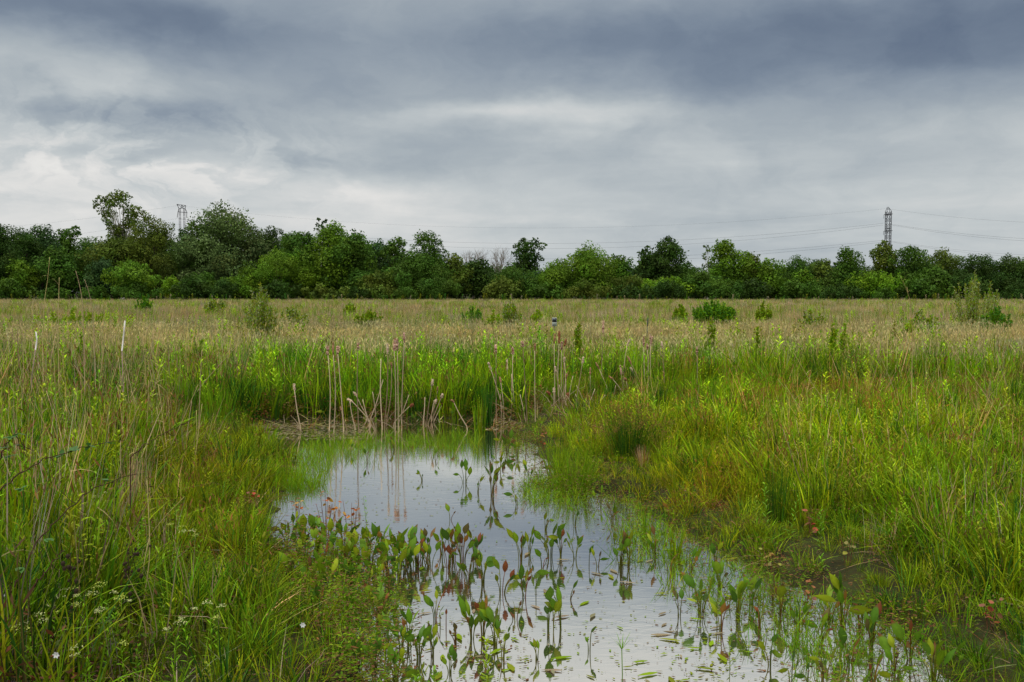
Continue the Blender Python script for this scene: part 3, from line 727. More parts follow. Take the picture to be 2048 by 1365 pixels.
def belt(name, d0, d1, dens, temps, hm, seed, thr, lbl, mat=M_GRASS, mw=.05, scale=2.2, amt=.38, extra=None, sc_=1.0, soft=.3, tilt=.08):
    x, y = rand_pts(d0, d1, dens)
    m = near_zone(x, y) if d1 > 19 else np.ones(len(x), bool)
    x, y = keep(m & off_water(x, y, mw), x, y); x, y = keep(ditch_m(x, y), x, y)
    v = fbm(x, y, scale, seed, 3) + rng.normal(0, soft, len(x)); x, y = keep(v > thr, x, y)
    if extra is not None: x, y = keep(extra(x, y), x, y)
    h = hlim(x, y) * hm * rng.uniform(.6, 1.22, len(x)) * (1 + .36 * fbm(x, y, 1.5, 905, 3))
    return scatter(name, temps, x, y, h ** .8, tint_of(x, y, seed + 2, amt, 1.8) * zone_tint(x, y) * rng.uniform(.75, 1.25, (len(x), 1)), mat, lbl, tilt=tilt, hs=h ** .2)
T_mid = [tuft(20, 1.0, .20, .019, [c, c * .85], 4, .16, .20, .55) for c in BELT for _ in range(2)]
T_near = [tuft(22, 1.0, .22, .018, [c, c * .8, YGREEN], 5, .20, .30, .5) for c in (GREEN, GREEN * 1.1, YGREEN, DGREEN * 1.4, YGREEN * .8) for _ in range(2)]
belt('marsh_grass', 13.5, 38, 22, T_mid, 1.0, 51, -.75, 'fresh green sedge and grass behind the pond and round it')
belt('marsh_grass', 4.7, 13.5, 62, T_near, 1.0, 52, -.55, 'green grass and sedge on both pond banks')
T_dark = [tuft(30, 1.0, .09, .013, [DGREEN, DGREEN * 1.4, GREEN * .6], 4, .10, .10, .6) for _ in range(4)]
belt('dark_sedge', 10, 25, 9, T_dark, 1.12, 61, .30, 'dark green upright sedge in patches', scale=1.6, soft=.12)
def far_wall(x, y):
    px, py = proj(x, y, 0.05); return (py < 846) & (px > 330) & (px < 1060) & (pond_sd(x, y) < .9 + .5 * fbm(x, y, 1.5, 64, 2))
belt('dark_sedge', 13, 20, 40, T_dark, .80, 63, -.45, 'dark green sedge wall along the far edge of the pond', mw=-.02, extra=far_wall)
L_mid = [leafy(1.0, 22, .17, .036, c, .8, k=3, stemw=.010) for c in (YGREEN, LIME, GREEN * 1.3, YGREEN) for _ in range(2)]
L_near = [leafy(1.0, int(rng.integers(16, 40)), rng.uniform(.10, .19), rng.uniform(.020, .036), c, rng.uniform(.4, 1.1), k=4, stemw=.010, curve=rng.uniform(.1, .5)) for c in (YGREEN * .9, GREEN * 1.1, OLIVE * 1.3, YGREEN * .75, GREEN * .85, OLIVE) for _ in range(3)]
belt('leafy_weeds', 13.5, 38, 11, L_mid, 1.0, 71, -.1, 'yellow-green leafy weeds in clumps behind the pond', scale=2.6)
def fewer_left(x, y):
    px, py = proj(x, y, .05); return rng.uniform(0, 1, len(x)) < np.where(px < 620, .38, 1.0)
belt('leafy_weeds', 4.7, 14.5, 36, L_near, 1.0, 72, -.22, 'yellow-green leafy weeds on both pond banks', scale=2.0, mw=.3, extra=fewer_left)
LL = [lowleaf(70, .50, .75, .075, [c, c * .7, BROWN * 1.5]) for c in (OLIVE, YGREEN * .7, OLIVE * .7, np.array((.16, .10, .03)), np.array((.22, .09, .03)), GREEN * .8)]
def edge_only(x, y): return (pond_sd(x, y) < 1.6) | (rng.uniform(0, 1, len(x)) < .35)
belt('low_marsh_plants', 4.7, 19, 34, LL, .62, 81, -.6, 'small olive and brownish leaves carpeting the wet edge', M_GRASS, -.05, 1.2, .3, edge_only)
RU = [seedgrass(16, 1.0, .16, .010, OLIVE * 1.1, np.array((.22, .12, .04)), 4) for _ in range(4)] + [seedgrass(16, 1.0, .16, .010, np.array((.20, .15, .03)), BROWN * 1.6, 4)]
belt('brown_seeding_rush', 4.7, 21, 16, RU, 1.05, 91, .12, 'rush with brown seed heads mixed into the green', M_DRY, .1, 1.7)
# dry stems that stand among the green
DS = [tuft(7, 1.0, .2, .0075, [c, c * .85], 4, .12, .1, .9) for c in (TAN, STRAW, PINK, GREYTAN)]
def left_or_right(x, y):
    px, py = proj(x, y, 0.05); p = np.where(px < 480, 1.0, np.where(px > 1500, .45, .10)); return rng.uniform(0, 1, len(x)) < p
TH_ = [tuft(16, 1.0, .5, .016, [TAN * .8, PINK * .7, BROWN * 1.5], 4, .9, .9, 1) for _ in range(4)]
belt('dead_thatch', 4.7, 20, 10, TH_, .8, 111, -.1, 'bent dead grass lying among the green', M_DRY, .15, 1.4, tilt=.3)
WB = [tuft(9, 1.0, .12, .034, [c, c * .8], 5, .22, .35, 1) for c in (GREEN, GREEN * 1.2, YGREEN) for _ in range(2)]
belt('broad_bladed_grass', 4.7, 22, 9, WB, 1.1, 121, .05, 'wide-bladed green grass in clumps', M_GRASS, .1, 1.3)
belt('dry_stems', 5, 25, 10, DS, 1.55, 95, -.5, 'scattered tan dry stems among the green plants', M_DRY, .8, 1.5, .2, left_or_right, tilt=.16)

# thin upright shoots standing in the water along the left side and the far end
def in_water(d0, d1, n, pxr, pyr, seed):
    xs_, ys_ = [], []
    while len(xs_) < n:
        a, b = rng.uniform(*pxr), rng.uniform(*pyr); p = G(a, b)
        xs_.append(p[0]); ys_.append(p[1])
    return np.array(xs_), np.array(ys_)
SP = [tuft(9, 1.0, .07, .006, [GREEN * 1.2, YGREEN * .8, GREEN], 4, .10, .12, .7) for _ in range(6)]
areas = [((1050, 1160), (960, 1010), 120, .16), ((1240, 1400), (1040, 1130), 60, .2), ((1400, 1600), (1140, 1230), 40, .18), ((1560, 1800), (1220, 1330), 40, .2), ((700, 900), (870, 900), 70, .12), ((520, 660), (905, 962), 110, .28), ((600, 760), (880, 935), 80, .22), ((760, 960), (868, 905), 60, .22), ((560, 640), (960, 985), 60, .22), ((1080, 1200), (935, 1000), 60, .22),
         ((1220, 1330), (1000, 1085), 30, .25), ((1340, 1480), (1110, 1190), 25, .2), ((1480, 1680), (1190, 1300), 30, .22), ((1600, 1900), (1290, 1400), 30, .25), ((560, 720), (1120, 1250), 90, .24), ((640, 790), (1200, 1360), 60, .26)]
xs_ = []; ys_ = []; hs_ = []
for (pr, qr, n, h) in areas:
    a, b = in_water(0, 0, n, pr, qr, 0); xs_.append(a); ys_.append(b); hs_.append(np.full(n, h) * rng.uniform(.6, 1.15, n))
xs_ = np.concatenate(xs_); ys_ = np.concatenate(ys_); hs_ = np.concatenate(hs_)
scatter('spike_rush', SP, xs_, ys_, np.full(len(xs_), .8), tint_of(xs_, ys_, 99, .25, 1.), M_GRASS, 'thin green shoots standing in the shallow water', z=np.full(len(xs_), -.03), tilt=.06, hs=hs_ / .8)
# low brownish plants creeping from the banks into the water
xs_ = []; ys_ = []
for (pr, qr, n) in [((560, 740), (1080, 1260), 130), ((640, 800), (1200, 1400), 120), ((760, 860), (1120, 1180), 40), ((1060, 1240), (940, 1000), 160), ((1240, 1440), (1010, 1150), 60), ((1400, 1640), (1120, 1250), 70), ((1540, 1900), (1220, 1400), 80), ((1020, 1080), (860, 920), 60), ((560, 860), (1085, 1150), 160)]:
    a, b = in_water(0, 0, n, pr, qr, 0); xs_.append(a); ys_.append(b)
xs_ = np.concatenate(xs_); ys_ = np.concatenate(ys_)
m = pond_sd(xs_, ys_) > -.55 + rng.normal(0, .2, len(xs_)); xs_, ys_ = xs_[m], ys_[m]
scatter('creeping_water_plants', [lowleaf(46, .2, 1.0, .032, [OLIVE * .8, YGREEN * .6, BROWN * 1.4, GREEN * .7, BROWN]) for _ in range(5)], xs_, ys_, np.full(len(xs_), 1.0), tint_of(xs_, ys_, 98, .3, .8), M_GRASS, 'low leafy plants creeping from the banks over the water', z=np.full(len(xs_), -.03), hs=rng.uniform(.05, .34, len(xs_)))

# ------------------------------------------------------------------ debris floating on the water, duckweed, fallen cattail litter
def flat_bits(name, n, pr, qr, size, cols, lbl, z=.004, asp=.5, mat=M_DRY, stuff=True):
    a, b = in_water(0, 0, n, pr, qr, 0); m = pond_sd(a, b) < .1; a, b = a[m], b[m]; n = len(a)
    th = rng.uniform(0, 2 * pi, n); T = np.stack([np.cos(th), np.sin(th), rng.normal(0, .03, n)], 1); S = np.stack([-np.sin(th), np.cos(th), rng.normal(0, .03, n)], 1)
    c = jit(np.array(cols)[rng.integers(0, len(cols), n)], n, .2); sz = size * rng.uniform(.15, 1.25, n) ** 2.2
    V_, F_, C_ = ribbon(np.stack([a, b, z + rng.uniform(0, .003, n)], 1), T, S, S, sz, sz * asp, np.array([.3, 1, .8, .1]), .1, c, c)
    return V_, F_, C_
mb = MB()
for (pr, qr, n, s_) in [((560, 1300), (880, 1100), 1500, .022), ((700, 1500), (1100, 1365), 1500, .020), ((1000, 1240), (930, 1010), 900, .03), ((1340, 1700), (1130, 1365), 900, .025), ((600, 800), (1080, 1250), 500, .03), ((900, 1060), (1260, 1365), 200, .03)]:
    mb.add(*flat_bits('', n, pr, qr, s_, [OLIVE, YGREEN * .6, GREYTAN * .5, BROWN], ''))
mb.add(*flat_bits('', 260, (760, 1500), (1090, 1365), .085, [YGREEN * .7, OLIVE, GREYTAN * .6], '', .006, .28))
kind(obj('floating_debris', mb, M_DRY), 'stuff', 'specks and small leaves floating on the pond')
mb = MB(); mb.add(*flat_bits('', 4200, (490, 730), (848, 880), .04, [GREYTAN * .6, TAN * .4, OLIVE * .6, GREYTAN * .45], '', .006, .8)); mb.add(*flat_bits('', 1300, (960, 1120), (838, 862), .04, [GREYTAN * .9, BROWN * 2, OLIVE], '', .006, .8))
V_, F_, C_ = mb.arrays(); mid = V_.reshape(-1, 8, 3).mean(1); vn = fbm(mid[:, 0], mid[:, 1] * 2.2, 1.6, 55, 3); ok = vn > -.25
V_ = V_.reshape(-1, 8, 3)[ok].reshape(-1, 3); C_ = C_.reshape(-1, 8, 3)[ok].reshape(-1, 3); F_ = F_.reshape(-1, 3, 4)[:ok.sum()].reshape(-1, 4)
kind(link('floating_weed_mat', make_mesh('floating_weed_mat', V_, F_, C_), M_DRY), 'stuff', 'pale mat of weed floating at the far end of the pond')
mb = MB()
for (pr, qr, n, up) in [((650, 960), (812, 862), 170, .45), ((980, 1230), (800, 858), 420, .5), ((1230, 1320), (795, 835), 120, .3), ((500, 660), (838, 860), 70, .2)]:
    a, b = in_water(0, 0, n, pr, qr, 0); th = rng.uniform(0, 2 * pi, n)
    T = unit(np.stack([np.cos(th), np.sin(th), np.abs(rng.normal(0, up, n))], 1)); S = unit(np.cross(T, [0, 0, 1.0]))
    c = jit(np.array([TAN * .9, PINK * .7, BROWN * 1.6, RUST * .7, GREYTAN * .6, TAN * .5])[rng.integers(0, 6, n)], n, .2)
    mb.add(*ribbon(np.stack([a, b, np.maximum(height(a, b), 0) + .01], 1), T, S, np.tile([0, 0, -1.], (n, 1)), rng.uniform(.12, .55, n), rng.uniform(.006, .015, n), np.array([1, .9, .7, .3]), rng.uniform(0, .08, n), c, c))
kind(obj('fallen_reed_litter', mb, M_DRY), 'stuff', 'broken tan and rusty reed stems lying between the cattails')

# ------------------------------------------------------------------ cattails
CAT = [ # head top px, head top py, base px, base py, head length px, tone, lean of head (1 = bent over)
    (583, 768, 603, 864, 14, 'pale'), (655, 690, 658, 862, 20, 'fluffy'), (666, 683, 667, 868, 26, 'brown'), (675, 690, 688, 864, 18, 'fluffy'), (715, 684, 718, 865, 16, 'fluffy'),
    (677, 814, 695, 864, 9, 'brown'), (694, 794, 745, 850, 15, 'pale'), (707, 782, 737, 836, 10, 'pale'), (777, 685, 768, 858, 22, 'pale'), (783, 724, 771, 852, 13, 'brown'),
    (789, 675, 790, 858, 26, 'fluffy'), (796, 676, 797, 860, 26, 'fluffy'), (811, 663, 803, 852, 22, 'fluffy'), (835, 780, 795, 830, 13, 'brown'), (827, 805, 784, 852, 9, 'rusty'),
    (866, 757, 853, 848, 14, 'pale'), (878, 770, 867, 835, 10, 'brown'), (873, 799, 855, 850, 11, 'pale'), (886, 787, 860, 853, 9, 'pale'), (903, 796, 938, 860, 10, 'brown'),
    (992, 688, 993, 842, 20, 'fluffy'), (977, 723, 1010, 837, 16, 'pale'), (1000, 755, 1008, 837, 13, 'brown'), (1013, 717, 1020, 808, 24, 'pale'), (1025, 693, 1034, 838, 16, 'fluffy'),
    (1045, 680, 1055, 852, 13, 'fluffy'), (1069, 684, 1071, 848, 16, 'brown'), (1108, 666, 1110, 828, 22, 'brown'), (1118, 661, 1120, 826, 26, 'rusty'), (1123, 682, 1125, 824, 18, 'fluffy'),
    (1129, 676, 1128, 826, 17, 'rusty'), (1109, 732, 1131, 832, 13, 'pale'), (1129, 712, 1127, 828, 12, 'pale'), (1133, 743, 1124, 830, 13, 'brown'), (1168, 714, 1148, 838, 14, 'pale'),
    (1181, 734, 1178, 816, 16, 'brown'), (1193, 724, 1228, 812, 17, 'brown'), (1207, 640, 1204, 806, 28, 'fluffy'), (1220, 750, 1262, 816, 11, 'brown'), (1242, 731, 1252, 812, 20, 'fluffy'),
    (1249, 753, 1263, 814, 8, 'brown'), (1254, 675, 1252, 804, 17, 'pale'), (1255, 711, 1300, 812, 20, 'brown'), (1259, 733, 1297, 803, 14, 'pale'), (1286, 671, 1290, 808, 22, 'fluffy'),
    (1294, 686, 1296, 806, 14, 'fluffy'), (1300, 667, 1304, 804, 22, 'fluffy'), (1307, 672, 1283, 804, 17, 'fluffy'), (1324, 681, 1332, 812, 15, 'pale'), (1389, 690, 1392, 803, 18, 'fluffy'),
    (1094, 778, 1131, 838, 11, 'rusty'), (1108, 775, 1109, 830, 11, 'pale'), (1163, 777, 1206, 818, 14, 'rusty'), (1175, 790, 1216, 828, 10, 'brown'), (1138, 784, 1122, 832, 12, 'rusty'), (758, 720, 765, 855, 0, 'bare'),
    (747, 783, 752, 862, 0, 'bare'), (765, 760, 735, 852, 0, 'bare'), (848, 797, 846, 850, 0, 'bare'), (868, 800, 862, 838, 0, 'bare'), (1000, 790, 1003, 836, 0, 'bare'), (1023, 748, 1022, 838, 0, 'bare'), (1146, 752, 1136, 826, 0, 'bare'),
    (1152, 790, 1168, 834, 0, 'bare'), (1172, 800, 1158, 836, 0, 'bare'), (1240, 778, 1242, 812, 0, 'bare'), (1212, 775, 1226, 812, 0, 'bare'), (1276, 770, 1310, 812, 0, 'bare'), (1118, 770, 1142, 834, 0, 'bare'), (1152, 770, 1178, 832, 0, 'bare'), (1190, 778, 1168, 836, 0, 'bare'), (1210, 790, 1180, 830, 0, 'bare'), (1132, 790, 1160, 838, 0, 'bare'), (1178, 796, 1200, 826, 0, 'bare'), (724, 800, 742, 855, 0, 'bare'), (818, 790, 795, 852, 0, 'bare'), (700, 802, 712, 860, 0, 'bare'), (1230, 770, 1218, 815, 0, 'bare'), (1296, 765, 1318, 812, 0, 'bare'), (1040, 790, 1052, 848, 0, 'bare'),
]
HC = dict(pale=(.64, .50, .36), fluffy=(.58, .38, .28), brown=(.34, .19, .10), rusty=(.30, .12, .06))
def head_mesh(p, d, ln, r, tone, rr):
    n = 11; s = np.linspace(0, 1, n); pts = p + d * (s * ln)[:, None] + rr.normal(0, r * .10, (n, 3))
    rad = r * np.sin(np.clip(s, .06, .94) * pi) ** .35 * rr.uniform(.62, 1.25, n)
    rad[0] *= .4; rad[-1] *= .3
    c = np.array(HC[tone]); cols = c * rr.uniform(.7, 1.25, (n, 1))
    if tone == 'fluffy': cols[rr.uniform(0, 1, n) < .3] = np.array((.20, .08, .05))
    V_, F_, C_ = tube(pts, rad, cols, 8); V_ = V_ + rr.normal(0, r * .14, V_.shape)
    mb = MB(); mb.add(V_, F_, C_)
    if tone in ('fluffy', 'pale', 'rusty'):
        m = 60; t = rr.uniform(.05, .95, m); dd = unit(np.cross(np.tile(d, (m, 1)), rr.normal(0, 1, (m, 3))))
        P = p + d * (t * ln)[:, None] + dd * r * .7; S = unit(np.cross(dd, rr.normal(0, 1, (m, 3))))
        cc = c * 1.15 * rr.uniform(.7, 1.2, (m, 1))
        mb.add(*ribbon(P, unit(dd + rr.normal(0, .4, (m, 3))), S, S, r * 1.0, r * .55, np.array([1, .8, .3]), 0., cc, cc))
    return mb
order = sorted(range(len(CAT)), key=lambda i: CAT[i][2]); crank = {i: k + 1 for k, i in enumerate(order)}
for i, (hx, hy, bx_, by_, hl, tone) in enumerate(CAT):
    rr = np.random.default_rng(2000 + i)
    b = G(bx_, by_, .0); t_ = AT(hx, hy, b[1]) - b; t_[1] += rr.normal(0, .10)
    root = empty('cattail' if hl else 'broken_stalk', b)
    pxm = b[1] / FPX; ln = hl * pxm
    tot = np.linalg.norm(t_); d0 = t_ / tot
    side = unit(np.cross(d0, [0, 1.0, 0])); bow = rr.normal(0, .018) * tot
    s = np.linspace(0, 1, 8); end = tot - ln
    pts = d0 * (s * end)[:, None] + side * (np.sin(s * pi) * bow)[:, None]; pts[0, 2] -= .12
    leanx = (hx - bx_) / max(1, by_ - hy)
    sc_ = np.array((.58, .46, .30)) * rr.uniform(.8, 1.15) if rr.uniform() < .75 or not hl else np.array((.30, .22, .13))
    mb = MB(); mb.add(*tube(pts, np.linspace(.0105, .0062, 8), sc_ * np.linspace(.93, 1.05, 8)[:, None], 6)); obj('stalk', mb, M_DRY, root, None, True)
    if hl:
        hd = unit(unit(pts[-1] - pts[-2]) + rr.normal(0, .07, 3))
        if abs(leanx) > .5 and tot < .8: hd = unit(hd + np.array([np.sign(leanx) * .3, 0, -.15]))
        obj('seed_head', head_mesh(pts[-1] - hd * .01, hd, ln, .0195 if tone != 'pale' else .0165, tone, rr), M_FLUFF, root)
    if rr.uniform() < .55 and tot > .5:
        for _ in range(int(rr.integers(1, 3))):
            mb = MB()
            dd = unit(np.array([rr.normal(0, .5), rr.normal(0, .3), 1.2])); S = unit(np.cross(dd, [0, 1.0, .1]))
            c = sc_ * rr.uniform(.7, 1.1)
            mb.add(*ribbon(np.array([[0, 0, -.05]]), dd[None], S[None], np.array([[np.sign(dd[0]) * .8, 0, -1.]]), tot * rr.uniform(.35, .7), .014, np.array([1, .95, .8, .6, .2]), rr.uniform(.1, .7), c * .95, c)); obj('dry_leaf', mb, M_DRY, root)
    lw2 = 'leaning right' if leanx > .22 else ('leaning left' if leanx < -.22 else 'standing upright')
    sz = 'tall' if tot > 1.0 else ('short' if tot < .62 else 'middle-height')
    desc = dict(pale='pale weathered head', fluffy='fluffy pinkish buff head', brown='brown head', rusty='rusty brown head', bare='no head')[tone]
    if hl: tag(root, f'{sz} cattail with {desc}, {lw2}, {ordinal(crank[i])} from the left', 'cattail', 'dead cattails at the far end of the pond')
    else: tag(root, f'{sz} bare broken reed stalk, {lw2}, {ordinal(crank[i])} stalk from the left', 'reed stalk', 'bare stalks among the cattails')

# ------------------------------------------------------------------ broad-leaved water plants
LEAFG = [np.array((.10, .21, .010)), np.array((.16, .26, .010)), np.array((.12, .23, .014)), np.array((.23, .29, .012)), np.array((.07, .16, .012))]
LEAFR = [np.array((.16, .09, .03)), np.array((.22, .07, .025)), np.array((.30, .15, .03)), np.array((.12, .10, .03))]
OVAL = np.array([.10, .50, .82, .98, 1.0, .88, .62, .30, .03])
WP = [ # base px, py, height px, leaves, spread px, share of reddish leaves
    (930, 966, 42, 5, 28, .2), (983, 992, 64, 11, 34, .35), (955, 985, 36, 4, 18, .2), (845, 962, 20, 3, 18, 0), (1015, 903, 38, 9, 34, .2), (1035, 912, 30, 6, 20, .2), (905, 842, 26, 5, 18, .1), (830, 850, 24, 4, 14, .1), (752, 868, 32, 2, 9, 0), (570, 838, 26, 4, 24, 0), (655, 836, 30, 3, 20, 0),
    (885, 1108, 52, 7, 28, .2), (905, 1118, 62, 9, 34, .5), (925, 1122, 70, 11, 40, .4), (950, 1116, 60, 7, 32, .3), (858, 1108, 48, 5, 22, .5),
    (1042, 1122, 62, 6, 30, .1), (1058, 1112, 55, 4, 22, .1), (1100, 1112, 66, 6, 44, .3), (1122, 1114, 60, 6, 28, .35), (1178, 1132, 38, 1, 8, 0), (1195, 1134, 36, 3, 20, .3), (1240, 1136, 62, 8, 26, .1), (1258, 1134, 66, 7, 26, .1), (1312, 1112, 56, 6, 30, .4), (1352, 1112, 50, 4, 20, .3),
    (938, 1164, 62, 7, 32, .25), (966, 1168, 70, 7, 34, .1), (1003, 1186, 66, 6, 40, .5), (1050, 1196, 62, 4, 26, .3), (1072, 1190, 62, 1, 10, 0),
    (1096, 1259, 88, 3, 24, 0), (1106, 1260, 62, 2, 12, .1), (1121, 1258, 76, 3, 20, .1), (1178, 1302, 50, 2, 10, .4), (944, 1278, 76, 8, 34, .2), (966, 1282, 80, 7, 26, .1), (992, 1292, 78, 7, 36, .2), (1006, 1322, 62, 3, 22, 0), (912, 1290, 44, 4, 22, .9), (879, 1254, 40, 1, 5, 0), (892, 1257, 36, 1, 4, 1),
    (612, 1098, 62, 8, 30, .1), (636, 1096, 66, 8, 26, .1), (662, 1100, 60, 8, 30, .2), (688, 1108, 62, 8, 28, .1), (712, 1122, 60, 9, 30, .1), (738, 1112, 60, 8, 26, .1), (764, 1118, 66, 9, 28, .1), (790, 1128, 68, 9, 30, .1), (814, 1124, 66, 8, 30, .1), (834, 1134, 60, 8, 30, .2),
    (752, 1166, 60, 9, 32, .1), (722, 1152, 62, 8, 30, .1), (690, 1160, 56, 7, 30, .1), (642, 1152, 60, 7, 32, .2), (798, 1156, 62, 8, 30, .15), (824, 1148, 58, 7, 26, .1), (612, 1132, 52, 6, 30, .2), (660, 1190, 70, 7, 34, .1), (590, 1075, 46, 5, 22, .1), (845, 1116, 46, 5, 20, .3),
    (778, 1296, 66, 6, 28, .1), (802, 1306, 76, 7, 30, .2), (818, 1290, 72, 6, 26, .2), (838, 1316, 66, 7, 34, .2), (866, 1312, 62, 5, 22, .3), (750, 1340, 66, 6, 34, .1), (716, 1332, 60, 6, 32, .1), (790, 1366, 70, 6, 30, .1), (845, 1376, 56, 5, 34, .1),
    (700, 905, 24, 3, 20, .1), (735, 925, 26, 3, 20, .1), (790, 900, 24, 4, 22, .1), (870, 925, 26, 2, 16, .1), (1000, 940, 34, 5, 26, .2), (1060, 960, 36, 5, 26, .3), (1035, 1010, 34, 4, 24, .3), (900, 1040, 30, 2, 16, .5), (1090, 1060, 38, 4, 28, .3), (1150, 1050, 36, 3, 26, .3), (1030, 1240, 44, 3, 26, .3), (1075, 1320, 40, 3, 24, .2), (900, 1345, 50, 4, 30, .3), (1140, 1200, 36, 2, 20, .4), (1225, 1045, 40, 4, 28, .3),
    (575, 1092, 54, 9, 34, .1), (600, 1118, 58, 9, 34, .1), (630, 1122, 60, 9, 36, .1), (668, 1132, 62, 10, 36, .1), (700, 1138, 60, 9, 34, .1), (742, 1142, 62, 10, 36, .1), (776, 1144, 62, 9, 34, .1), (812, 1140, 60, 9, 32, .2), (580, 1160, 56, 7, 34, .2), (625, 1172, 60, 8, 36, .2), (700, 1182, 62, 8, 36, .1), (740, 1196, 64, 8, 36, .1), (780, 1186, 64, 8, 34, .1), (640, 1225, 66, 7, 36, .2), (700, 1232, 66, 7, 34, .1), (756, 1240, 70, 7, 34, .2), (860, 1136, 52, 6, 30, .2), (896, 1136, 50, 6, 30, .4), (870, 1240, 56, 4, 26, .2), (1150, 1118, 50, 4, 30, .3), (1085, 1135, 40, 3, 24, .3),
    (1380, 1150, 54, 5, 30, .3), (1340, 1150, 44, 4, 28, .3), (1440, 1180, 56, 6, 32, .3), (1500, 1212, 60, 6, 32, .2), (1520, 1260, 56, 5, 30, .3), (1440, 1262, 60, 5, 32, .2), (1600, 1262, 66, 6, 34, .2), (1640, 1290, 66, 6, 34, .2), (1360, 1232, 50, 3, 24, .2), (1660, 1240, 60, 6, 34, .3), (1720, 1250, 60, 6, 34, .2), (1540, 1330, 60, 4, 28, .2), (1700, 1330, 70, 6, 38, .2), (1650, 1360, 64, 5, 36, .2), (1820, 1320, 76, 7, 40, .2), (1900, 1340, 70, 7, 40, .2), (1340, 1050, 44, 5, 28, .3), (1290, 1050, 44, 5, 26, .3), (1200, 1010, 34, 4, 24, .3),
    (1402, 1228, 76, 7, 34, .1), (1476, 1238, 74, 8, 34, .2), (1562, 1232, 70, 6, 30, .3), (1545, 1202, 56, 5, 26, .2), (1580, 1378, 80, 2, 20, 0), (1616, 1372, 46, 2, 18, 0), (1686, 1262, 112, 8, 34, .2), (1742, 1306, 90, 9, 40, .2), (1866, 1372, 100, 10, 44, .1), (1790, 1350, 70, 6, 36, .2), (1745, 1372, 60, 5, 30, .4), (1430, 1130, 44, 4, 20, .2),
]
def leaf_thing(root, rr, ang, out_, h, ll, lw_, c, water=True):
    """one leaf: blade (part) carried by its stalk (sub-part)"""
    d = np.array([cos(ang), sin(ang), 0]); top = d * out_ + np.array([0, 0, h])
    b0 = d * min(.03, out_ * .3) + rr.normal(0, .006, 3); b0[2] = -.10
    s = np.linspace(0, 1, 6)[:, None]
    pts = b0 * (1 - s) + top * s + d * (-.25 * out_) * np.sin(s * pi) + np.array([0, 0, .03]) * np.sin(s * pi)
    up = unit(d * rr.uniform(.05, .55) + np.array([rr.normal(0, .15), rr.normal(0, .15), 1.0]))
    if rr.uniform() < .12: up = unit(d + np.array([0, 0, .15]))
    yaw = rr.normal(0, .7)                       # blade faces roughly outward, seen from any side
    f = np.array([-sin(yaw + rr.choice([0, pi / 2 * .6])), cos(yaw), 0]); S = unit(np.cross(up, f)); 
    mb = MB(); mb.add(*ribbon(top[None], up[None], S[None], unit(d + [0, 0, -.3])[None], ll, lw_, OVAL, rr.uniform(0, .30), c * .85, c, fold=rr.uniform(.08, .28)))
    V_, F_, C_ = mb.arrays(); C_ = C_.copy(); C_.reshape(9, 3, 3)[:, 1] *= 1.22   # paler midrib
    if rr.uniform() < .3: C_.reshape(9, 3, 3)[7:] = LEAFR[int(rr.integers(0, 3))] * .8
    lf = link('leaf', make_mesh('leaf', V_, F_, C_, True), M_LEAF, root)
    sc2 = np.linspace(.75, .95, 6)[:, None] * (c * .6 + np.array((.07, .03, .01)))
    sb = MB(); sb.add(*tube(pts, np.linspace(.0042, .0026, 6), sc2, 6)); obj('stalk', sb, M_LEAF, lf, None, True)
def bed(i): return 'in the dense left bed' if WP[i][0] < 870 else ('in the open middle water' if WP[i][0] < 1330 else 'along the right bank')
wr = {}
for bd in ('in the dense left bed', 'in the open middle water', 'along the right bank'):
    for k, i in enumerate(sorted([i for i in range(len(WP)) if bed(i) == bd], key=lambda i: WP[i][0])): wr[i] = k + 1
NUMW = {1: 'one', 2: 'two', 3: 'three', 4: 'four', 5: 'five', 6: 'six', 7: 'seven', 8: 'eight', 9: 'nine', 10: 'ten', 11: 'eleven'}
for i, (bx_, by_, hp, nlv, sp, red) in enumerate(WP):
    rr = np.random.default_rng(4000 + i); b = G(bx_, by_, 0); pm = b[1] / FPX
    root = empty('broadleaf_water_plant', b)
    for j in range(nlv):
        full = 1.14 * hp * pm * (1 if j == 0 else rr.uniform(.5, 1.0)); ll = min(.132, max(.045, full * rr.uniform(.34, .56)))
        isred = rr.uniform() < red
        c = (LEAFR[int(rr.integers(0, 4))] if isred else LEAFG[int(rr.integers(0, 5))]) * rr.uniform(.8, 1.25)
        if isred: ll *= .8
        leaf_thing(root, rr, rr.uniform(0, 2 * pi) if nlv > 1 else rr.uniform(-.5, .5), sp * pm * (.5 if nlv > 1 else .2) * rr.uniform(.2, 1.0), max(.03, full - ll * .95), ll, ll * rr.uniform(.36, .54), c)
    rd = 'red-tinged ' if red >= .35 else ''
    tag(root, f'{rd}broadleaf plant with {NUMW[nlv]} {"leaf" if nlv == 1 else "leaves"} {bed(i)}, {ordinal(wr[i])} from the left', 'water plant', 'broad-leaved plants standing in the pond')

